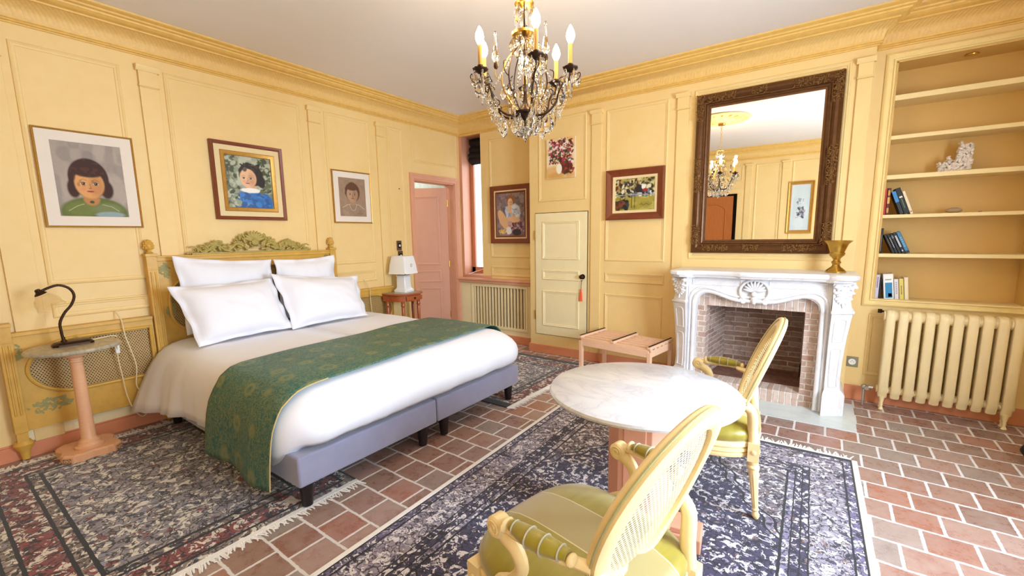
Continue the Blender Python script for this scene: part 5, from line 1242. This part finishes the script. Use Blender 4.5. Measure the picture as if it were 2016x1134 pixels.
b.rings([[(-4.07 + y, .605 + x, z) for x, y in [(p_[0] * s_, p_[1] * s_) for p_ in bp8]] for s_, z in ((1, .775), (1, .786), (.86, .798), (.80, .800))]); b.build('base', M_IRON, gl, smooth=30)
gp = smooth_path([(-4.08, .565, .79), (-4.08, .560, .87), (-4.08, .562, .93), (-4.08, .590, .99), (-4.08, .628, 1.04), (-4.08, .648, 1.10), (-4.08, .630, 1.15), (-4.08, .585, 1.175), (-4.08, .540, 1.165), (-4.08, .500, 1.145)], 6)
b = MB(); b.tube(gp, [.0075 + .0007 * (i % 2) for i in range(len(gp))], 10); b.lathe([(.018, .795), (.016, .805), (.009, .815), (.009, .83)], (-4.08, .565, 0), 14); b.build('gooseneck', M_IRON, gl)
Mt = Matrix.Rotation(R_(24), 3, 'X')
b = MB(); b.lathe([(.008, .02), (.014, .016), (.017, .0), (.030, -.012), (.032, -.018), (.020, -.020)], (-4.08, .490, 1.140), 18, M=Mt); b.build('shade_holder', M_IRON, gl)
b = MB(); rr_ = []
for k in range(30):
    pass
prof_ = [(.028, -.015), (.038, -.03), (.055, -.05), (.066, -.075), (.070, -.10), (.076, -.118), (.074, -.118), (.067, -.10), (.062, -.075), (.051, -.05), (.034, -.03)]
b.lathe(prof_, (-4.08, .490, 1.140), 32, M=Mt); lab(b.build('glass_shade', M_FROST, gl), 'pale frosted glass shade')
lc = thing('lamp_cord', 'cream lamp cord with a white switch hanging over the edge of the marble side table', 'cord', (-4.1, .8, .3))
Lp = lambda y, z, x=-4.25: (x, y, z)
b = MB(); b.tube(smooth_path([(-4.10, .70, .781), (-4.12, .745, .782), (-4.14, .785, .782), (-4.15, .822, .781), (-4.15, .845, .77), (-4.20, .852, .72), (-4.25, .855, .60), (-4.255, .865, .45), (-4.255, .875, .30), (-4.255, .90, .18), (-4.255, .945, .10), (-4.255, .99, .14), (-4.255, .985, .24), (-4.255, .94, .35), (-4.255, .955, .50), (-4.255, .935, .64), (-4.255, .915, .75), (-4.262, .91, .84), (-4.268, .905, .885), (-4.33, .895, .93)], 7), .0038, 6); b.build('cord', M_CORD, lc)
b = MB(); b.box((-4.236, .856, .66), (.018, .026, .06)); lab(b.build('switch', M_WHPL, lc, bevel=.005), 'white inline switch')

# ================================================================== NIGHTSTAND, WHITE LAMP, SWITCHES
ns = thing('nightstand', 'cherry wood half-oval nightstand with one drawer, right of the bed', 'nightstand', (-4.13, 3.52, 0))
def dem(g, z, n=26):
    out = [(-4.262, 3.52 - .225 - g * .0, z)]
    for k in range(n + 1):
        a = -pi / 2 + pi * k / n; c, s_ = cos(a), sin(a); out.append((-4.20 + (.262 + g) * abs(c) ** .75, 3.52 + (.225 + g) * abs(s_) ** .85 * (1 if s_ > 0 else -1), z))
    out.append((-4.262, 3.52 + .225, z)); return out
b = MB(); b.rings([dem(-.022, .700), dem(-.022, .772)]); b.build('apron', M_CHERRY, ns, smooth=40)
b = MB(); b.rings([dem(-.006, .772), dem(.004, .778), dem(.004, .786), dem(-.002, .792), dem(-.018, .794)]); tp = b.build('tabletop', M_CHERRY, ns, smooth=40)
b = MB(); b.rings([dem(-.030, .792), dem(-.030, .7975)]); lab(b.build('marble_inset', M_MARBLE2, tp, smooth=0), 'marble inset')
b = MB(); b.box((-3.960, 3.52, .735), (.012, .24, .052)); dr = b.build('drawer', M_CHERRY, ns, bevel=.003)
b = MB(); b.sphere((-3.948, 3.52, .735), (.010, .012, .012), 10, 8); b.lathe([(.001, .722), (.010, .724), (.010, .732), (.001, .734)], (-3.95, 3.52, 0), 8); lab(b.build('drawer_pull', M_IRON, dr), 'dark drawer pull')
for lx, ly in ((-4.03, 3.40), (-4.03, 3.64), (-4.215, 3.325), (-4.215, 3.715)):
    b = MB(); b.lathe([(.010, .0), (.016, .03), (.012, .04), (.018, .40), (.021, .62), (.017, .63), (.024, .642), (.024, .655), (.020, .665), (.024, .70)], (lx, ly, 0), 14); b.build('leg', M_CHERRY, ns)
wl = thing('table_lamp', 'white ceramic table lamp with a flared square shade on the cherry wood nightstand', 'lamp', (-4.15, 3.53, .7985), R_(12))
def sq(w_, z, r=.2, d=None):
    d = d or w_; p_ = []
    for cx_, cy_, a0 in ((1, 1, 0), (-1, 1, 90), (-1, -1, 180), (1, -1, 270)):
        for k in range(4): a = R_(a0 + 30 * k); p_.append(((d / 2 - r * w_ / 2) * cx_ + r * w_ / 2 * cos(a), (w_ / 2 - r * w_ / 2) * cy_ + r * w_ / 2 * sin(a), z))
    return p_
b = MB(); b.rings([sq(.18, .0), sq(.18, .022), sq(.165, .03), sq(.142, .042), sq(.128, .06), sq(.124, .15), sq(.122, .185), sq(.135, .192), sq(.135, .20), sq(.07, .205)]); 
b.build('base', M_CERAMIC, wl, world=False, smooth=40)
b = MB(); b.rings([sq(.105, .200, .15), sq(.11, .208, .15), sq(.11, .224, .15), sq(.10, .228, .15)]); lab(b.build('collar', mat('silver_collar', 'A9A6A0', .3, metal=.8), wl, world=False), 'silver collar')
M_SHADE = mat('white_shade_fabric', 'F2F1EF', .8, var=.02)
b = MB(); b.rings([sq(.262, .222, .10), sq(.245, .245, .10), sq(.232, .32, .12), sq(.205, .40, .15), sq(.196, .432, .2), sq(.190, .434, .2), sq(.20, .40, .15), sq(.226, .32, .12), sq(.240, .245, .10), sq(.257, .222, .10)], capa=False, capb=False); b.build('shade', M_SHADE, wl, world=False, smooth=50)
b = MB()
for k in range(46):
    z = .235 + .19 * rnd.random(); q = (z - .222) / .21; w_ = .130 - .036 * q; b.sphere((rnd.uniform(-w_, w_) * .8, w_ + .001, z), (.009, .004, .009), 6, 4)
lab(b.build('lace_trim', M_SHADE, wl, world=False), 'white lace side panel')
b = MB()
for s_ in (-1, 1): b.tube([(.122 + .004 * cos(a), s_ * .0 + .010 * cos(a), .322 + .018 * sin(a)) for a in np.linspace(0, 2 * pi, 16)], .0016, 5)
lab(b.build('medallion', M_SOCK, wl, world=False), 'small oval medallion')
for sx, sy in ((1, 1), (1, -1)):
    b = MB(); b.sphere((sx * .124, sy * .124, .222), (.010, .010, .008), 8, 6); lab(b.build('corner_bead', M_SOCK, wl, world=False), 'grey corner bead')
for (y0, z0, nm) in ((3.615, 1.292, 'upper'), (3.628, 1.165, 'lower')):
    sw = thing('light_switch', 'dark bronze switch plate beside the doorway, %s of the two' % nm, 'switch', (XL, y0 + .035, z0), 0, 'light switches beside the doorway')
    b = MB(); b.bb(XL + .0006, XL + .010, y0, y0 + .075, z0, z0 + .122); b.build('plate', M_SWITCH, sw, bevel=.003)
    b = MB(); b.bb(XL + .010, XL + .013, y0 + .016, y0 + .059, z0 + .03, z0 + .092); lab(b.build('insert', M_DARK, sw), 'dark insert')
    b = MB(); b.sphere((XL + .016, y0 + .038, z0 + .061), (.010, .012, .015), 8, 6); lab(b.build('toggle', M_WHPL, sw), 'white toggle')
b = MB(); b.tube(smooth_path([(-4.34, 3.10, .98), (-4.27, 3.11, .905), (-4.262, 3.12, .86), (-4.272, 3.13, .70), (-4.272, 3.15, .45), (-4.272, 3.16, .25)], 6), .004, 6)
tag(b.build('cable', M_CORD), 'thin brown-beige cable hanging over the cane panel beside the nightstand', 'cable')
b = MB(); b.tube([(XL + .0, 3.70, 2.05), (XL + .012, 3.70, 2.05)], .006, 8); tag(b.build('nail', M_IRON), 'small nail in the yellow wall above the light switches', 'nail')

# ================================================================== BOOKCASE CONTENTS
def book(label, x0, w_, h, z, lean, col, d=.15, y=4.70, bands=(), fore='E8DFC8', grp=None):
    """x0 = left foot of the spine on the shelf; lean = degrees leftwards"""
    t_ = thing('book', label, 'book', (x0, y, z), 0, {ZD: 'books on the fourth shelf', ZE: 'books on the fifth shelf', ZF: 'books on the lowest shelf'}[z]); t_.rotation_euler = (0, -R_(lean), 0)
    if lean: t_.location.z += .0005
    m = MATS.get('cloth_' + col) or mat('cloth_' + col, col, .45, var=.06)
    b = MB(); b.bb(0, w_, 0, .004, 0, h); b.bb(0, .003, 0, d, 0, h); b.bb(w_ - .003, w_, 0, d, 0, h); b.build('cover', m, t_, world=False, bevel=.001, smooth=0)
    b = MB(); b.bb(.003, w_ - .003, .004, d - .004, .003, h - .003); b.build('pages', MATS.get('book_pages') or mat('book_pages', fore, .8, var=.05), t_, world=False, smooth=0)
    for (v0, v1, c2, u0, u1) in bands:
        m2 = MATS.get('print_' + c2) or mat('print_' + c2, c2, .5, var=.05)
        b = MB(); b.bb(w_ * u0, w_ * u1, -.0006, .0004, h * v0, h * v1); b.build('spine_print', m2, t_, world=False, smooth=0)
    return t_
ZD, ZE, ZF = 1.574, 1.262, .882
text = lambda n, v0, v1, c, u0=.35, u1=.65: [(v0 + (v1 - v0) * k / n, v0 + (v1 - v0) * (k + .6) / n, c, u0, u1) for k in range(n)]
book('bright red book standing upright at the left end of its row', .361, .014, .205, ZD, 0, 'C02A1C')
book('dark red book with gold panels on its spine', .376, .021, .212, ZD, 0, '5A1418', bands=[(.72, .92, 'C9963C', .2, .8), (.42, .66, 'D8A850', .15, .85), (.08, .26, 'C9963C', .2, .8)])
def row(x, z, lean, items):
    for w_, h, lb, col, bd in items: book(lb, x, w_, h, z, lean, col, bands=bd); x += w_ / cos(R_(lean)) + .0012
row(.466, ZD, 20, [(.024, .190, 'book with a bright blue top half leaning on the dark red one', '23262E', [(.52, 1, '3C86C8', 0, 1)]),
    (.032, .215, 'thick black book leaning left with a pale figure on its spine', '141416', [(.62, .68, 'E4E0D0', .2, .8), (.22, .58, '5E7A5A', .42, .6)]),
    (.020, .190, 'cream book leaning at the right end of the upper row', 'E9D9B8', [(.08, .13, 'C07838', .2, .8)])])
book('black book with a thin white line, leftmost of the dark row', .361, .016, .205, ZE, 0, '151418', bands=[(.1, .75, 'D8D4D0', .45, .53)])
row(.447, ZE, 24, [(.017, .162, 'black paperback with faint grey lettering, second in the dark row', '17161B', text(5, .35, .8, '5A5A62')),
    (.017, .166, 'black paperback with white lettering, third in the dark row', '1A191E', text(7, .3, .85, 'B8B8C0')),
    (.017, .172, 'black book in the middle of the dark row with a grey band', '121318', [(.75, .9, '6A6E78', .1, .9), (.2, .5, '3A3C44', .3, .6)]),
    (.021, .178, 'black book with a broad silver title beside the blue one', '15151A', [(.30, .86, 'B9BCC0', .2, .75), (.1, .16, 'C8C8C8', .3, .7)]),
    (.024, .186, 'blue book leaning at the right end of the dark row', '3F7FA8', [(.0, .12, '1E2A3A', 0, 1)] + text(5, .3, .8, '7FB4D4'))])
book('lilac-white book with dark lettering, leftmost of the bottom row', .361, .026, .205, ZF, 0, 'D5CDE0', bands=text(8, .48, .92, '4A3A5A'))
book('dark book standing behind the white and blue one', .389, .011, .17, ZF, 0, '1C1A1E')
row(.4235, ZF, 6, [(.066, .210, 'wide white book with a blue panel on its spine', 'EEEDEA', [(.06, .66, '2E86BE', .18, .85), (.76, .80, '8A9AA0', .2, .8), (.10, .24, 'E8F0F4', .45, .8)]),
    (.029, .172, 'pale lilac and white book between the blue-panelled and yellow ones', 'DCD6DC', text(6, .3, .9, 'A79CAE')),
    (.030, .176, 'yellow book with a dark title', 'DECB62', text(7, .28, .70, '3A3420', .38, .62)),
    (.028, .190, 'cream book leaning at the right end of the bottom row', 'EBD9B0', [])])
# coral, pebble, crumbs
r5 = random.Random(5); b = MB()
while len(b.v) < 11000:
    x_ = r5.uniform(.675, .845); z_ = r5.uniform(0, .215)
    top = .215 if x_ > .775 else (.13 + .06 * sin((x_ - .67) * 60) if x_ > .72 else .075)
    if z_ > top * (1 - .15 * r5.random()): continue
    if .745 < x_ < .775 and z_ > .15: continue
    s_ = r5.uniform(.007, .015); b.sphere((x_, 4.80 + r5.uniform(-.03, .03), 1.8865 + max(z_, s_)), (s_ * 1.4, s_, s_ * .7), 6, 4, Matrix.Rotation(r5.uniform(0, 3), 3, 'Y'))
for p_ in b.v: p_.z = max(p_.z, 1.8865)
tag(b.build('coral', M_STONE), 'white branching coral on the bookcase shelf above the books', 'coral')
b = MB(); b.sphere((.79, 4.80, ZD + .022), (.048, .03, .0215), 16, 10)
for p_ in b.v: p_ += Vector((.002 * mn.noise(p_ * 60), 0, 0))
tag(b.build('pebble', M_STONE2), 'flat beige stone lying on the shelf below the coral', 'stone')
b = MB(); b.sphere((.93, 4.78, ZD + .0065), (.012, .01, .006), 8, 6); tag(b.build('pebble', M_STONE2), 'tiny pale stone to the right of the flat one', 'stone')
# black object at the right edge
b = MB()
b.sphere((1.27, 3.90, .085), (.19, .14, .085), 24, 14)
for p_ in b.v: p_ += Vector((.015 * mn.noise(p_ * 7), .012 * mn.noise(p_ * 7 + Vector((3, 1, 0))), 0)); p_.z = max(.001, p_.z)
bag = tag(b.build('black_bag', M_BLACK), 'black bag lying on the tiles at the right edge of the photo', 'bag')

# ================================================================== CHANDELIER
ch = thing('chandelier', 'crystal chandelier with bronze arms and lit candle bulbs', 'chandelier', (CHX, CHY, 1.93))
def P_(r, a, z): return (CHX + r * cos(a), CHY + r * sin(a), z)
b = MB(); b.lathe([(.001, 2.010), (.008, 2.012), (.012, 2.022), (.007, 2.030), (.016, 2.042), (.024, 2.060), (.040, 2.075), (.058, 2.082), (.060, 2.090), (.036, 2.098), (.020, 2.112), (.012, 2.14), (.006, 2.20), (.005, 2.42), (.012, 2.44), (.016, 2.455), (.010, 2.47), (.005, 2.49), (.004, 2.60), (.001, 2.62)], (CHX, CHY, 0), 24); lab(b.build('stem', M_IRON, ch), 'dark bronze stem')
b = MB()
for k in range(11): b.tube([(CHX + (.009 * cos(q) if k % 2 else 0), CHY + (0 if k % 2 else .009 * cos(q)), 2.63 + k * .034 + .019 * sin(q)) for q in np.linspace(0, 2 * pi, 14)], .0028, 5)
b.build('chain', M_BRASS, ch)
b = MB(); b.lathe([(.001, 3.0), (.012, 2.985), (.045, 2.985), (.05, 3.0), (.04, 3.02)], (CHX, CHY, -.02), 20); b.build('ceiling_cup', M_BRASS, ch)
view = math.atan2(-CHY, -CHX)      # direction from the chandelier to the camera's side
ARM = [13, 76, 133, 180, -112, -72]; RA = .235
def pendant(p, s=1.0, kind=0, par=ch):
    b = MB(); x, y, z = p; s *= 1.42
    if kind == 0:     # almond drop
        b.lathe([(.0008, 0), (.003 * s, -.004 * s), (.003 * s, -.008 * s), (.008 * s, -.014 * s), (.0165 * s, -.030 * s), (.017 * s, -.040 * s), (.010 * s, -.054 * s), (.0008, -.062 * s)], p, 8, sx=1, sy=.55)
    elif kind == 1:   # long spear
        b.lathe([(.0008, 0), (.005 * s, -.004 * s), (.005 * s, -.012 * s), (.003 * s, -.016 * s), (.008 * s, -.030 * s), (.005 * s, -.075 * s), (.0008, -.086 * s)], p, 6, sx=1, sy=.6)
    elif kind == 2:   # rosette
        b.lathe([(.0008, -.006), (.010 * s, -.004), (.014 * s, 0), (.010 * s, .004), (.0008, .006)], p, 10, M=Matrix.Rotation(pi / 2, 3, 'X') @ Matrix.Rotation(.6, 3, 'Z'))
    return b.build('crystal_drop', M_GLASS, par, smooth=0)
M_BEADS = M_GLASS
npd = 0
for ai, da in enumerate(ARM):
    a = view + R_(da)
    pts = smooth_path([P_(.03, a, 2.088), P_(.075, a, 2.070), P_(.125, a, 2.085), P_(.165, a, 2.130), P_(.180, a, 2.180), P_(.200, a, 2.215), P_(.225, a, 2.225), P_(RA, a, 2.262)], 6)
    b = MB(); b.tube(pts, [.0065 - .0015 * i / len(pts) for i in range(len(pts))], 8)
    for (r0, z0, sg) in ((.150, 2.115, 1), (.195, 2.215, -1)):
        b.tube([P_(r0 + sg * .020 * cos(q) * (1 - q / 8), a, z0 + .022 * sin(q) * (1 - q / 8) + .01) for q in np.linspace(0, 5.5, 16)], .0028, 5)
    b.tube(smooth_path([P_(RA - .02, a, 2.235), P_(RA + .02, a, 2.215), P_(RA + .05, a, 2.235), P_(RA + .046, a, 2.255), P_(RA + .034, a, 2.245)], 5), .0026, 5)
    ar = b.build('arm', M_IRON, ch)
    b = MB(); c_ = P_(RA, a, 0)
    b.lathe([(.004, 2.258), (.012, 2.262), (.036, 2.274), (.041, 2.284), (.038, 2.285), (.014, 2.277), (.012, 2.290), (.015, 2.30)], c_, 16, flute=1, fd=.12); b.build('drip_pan', M_IRON, ar)
    b = MB(); b.lathe([(.010, 2.290), (.0105, 2.295), (.0105, 2.392), (.008, 2.396), (.001, 2.396)], c_, 14); cn = b.build('candle_sleeve', M_CANDLE, ar)
    b = MB(); b.lathe([(.008, 2.396), (.012, 2.402), (.020, 2.418), (.022, 2.432), (.018, 2.452), (.009, 2.472), (.001, 2.484)], c_, 14); b.build('lit_bulb', M_BULB, cn)
    lg = D.lights.new('bulb_light', 'POINT'); lg.energy = 3.4; lg.color = (1.0, .74, .44); lg.shadow_soft_size = .017
    lo = D.objects.new('bulb_light', lg); C.objects.link(lo); lo.location = P_(RA + .0, a, 2.50)
    for k in range(5):
        q = a + R_(72 * k + 20); pendant((c_[0] + .036 * cos(q), c_[1] + .036 * sin(q), 2.272), 1.05 if k % 2 else .9, k % 2 if k < 4 else 0)
    pendant(P_(.185, a, 2.200), 1.1, 0); pendant(P_(.125, a, 2.078), 1.2, 0); pendant(P_(.155, a, 2.128), 1.0, 1)
    # bead swag from pan towards the next arm
    a2 = view + R_(ARM[(ai + 1) % 6]); b = MB(); A_, B_ = Vector(P_(RA + .01, a, 2.262)), Vector(P_(.155, (a + .35), 2.10))
    for k in range(15): u = k / 14; q = A_.lerp(B_, u); q.z -= .075 * sin(pi * u); b.sphere(q, .0062 if k % 2 else .0048, 7, 5)
    lab(b.build('bead_swag', M_GLASS, ch, smooth=0), 'string of small crystals')
    b = MB(); A_, B_ = Vector(P_(.03, a + .5, 2.46)), Vector(P_(.16, a + .3, 2.23))
    for k in range(14): u = k / 13; q = A_.lerp(B_, u); q.z -= .02 * sin(pi * u); b.sphere(q, .006, 7, 5)
    lab(b.build('bead_swag', M_GLASS, ch, smooth=0), 'string of small crystals')
    b = MB()
    for k in range(18): q = 2 * pi * k / 18; lp_ = Vector(P_(.175, a + .22, 2.10)); tx_ = Vector((-sin(a), cos(a), 0)); b.sphere(lp_ + tx_ * (.024 * cos(q)) + Vector((0, 0, .042 * sin(q))), .0062, 7, 5)
    lab(b.build('bead_loop', M_GLASS, ch, smooth=0), 'hanging loop of small crystals')
    # inner ring: upright cage arms with tall spikes
    ai2 = a + R_(30)
    b = MB(); b.tube(smooth_path([P_(.03, ai2, 2.085), P_(.09, ai2, 2.16), P_(.12, ai2, 2.24), P_(.10, ai2, 2.33), P_(.05, ai2, 2.40), P_(.018, ai2, 2.44)], 6), .0035, 6); b.tube(smooth_path([P_(.12, ai2, 2.24), P_(.15, ai2, 2.26), P_(.155, ai2, 2.30), P_(.135, ai2, 2.31)], 5), .0026, 5); b.build('cage_arm', M_IRON if ai % 2 else M_BRASS, ch)
    if ai % 2 == 0:
        b = MB(); c2 = P_(.150, ai2, 0); b.lathe([(.008, 2.30), (.012, 2.312), (.010, 2.328)], c2, 10); b.build('spike_socket', M_IRON, ch)
        b = MB(); b.lathe([(.010, 2.328), (.022, 2.350), (.020, 2.365), (.010, 2.41), (.006, 2.450), (.009, 2.462), (.007, 2.474), (.001, 2.48)], c2, 6); lab(b.build('crystal_spike', M_GLASS, ch, smooth=0), 'tall crystal spike')
    pendant(P_(.11, ai2, 2.235), 1.0, 0); pendant(P_(.085, ai2, 2.155), 1.1, 1); pendant(P_(.058, ai2 + .2, 2.075), 1.15, 0)
for k in range(6): pendant(P_(.024, k * pi / 3, 2.045), .9, 0)
b = MB(); b.sphere((CHX, CHY, 2.20), .022, 10, 8); b.sphere((CHX, CHY, 2.30), .028, 10, 8); b.sphere((CHX, CHY, 2.38), .018, 10, 8); lab(b.build('glass_balls', M_GLASS, ch, smooth=0), 'cut glass balls on the stem')
for k in range(6):
    pendant(P_(.045, k * pi / 3 + .3, 2.60), 1.0, k % 2); pendant(P_(.062, k * pi / 3 + .8, 2.46), 1.0, 0); pendant(P_(.030, k * pi / 3, 2.36), .9, 1)
b = MB(); b.lathe([(.004, 2.60), (.046, 2.604), (.050, 2.612), (.046, 2.616), (.004, 2.625)], (CHX, CHY, 0), 18); b.build('crown_ring', M_BRASS, ch); b = MB(); b.lathe([(.004, 2.455), (.064, 2.462), (.068, 2.472), (.060, 2.474), (.004, 2.468)], (CHX, CHY, 0), 18); b.build('crown_ring', M_BRASS, ch)
b = MB(); b.sphere((CHX, CHY, 1.998), .014, 10, 8); b.lathe([(.001, 1.985), (.009, 1.975), (.011, 1.963), (.006, 1.948), (.001, 1.938)], (CHX, CHY, 0), 8); lab(b.build('bottom_drop', M_GLASS, ch, smooth=0), 'crystal ball and drop')
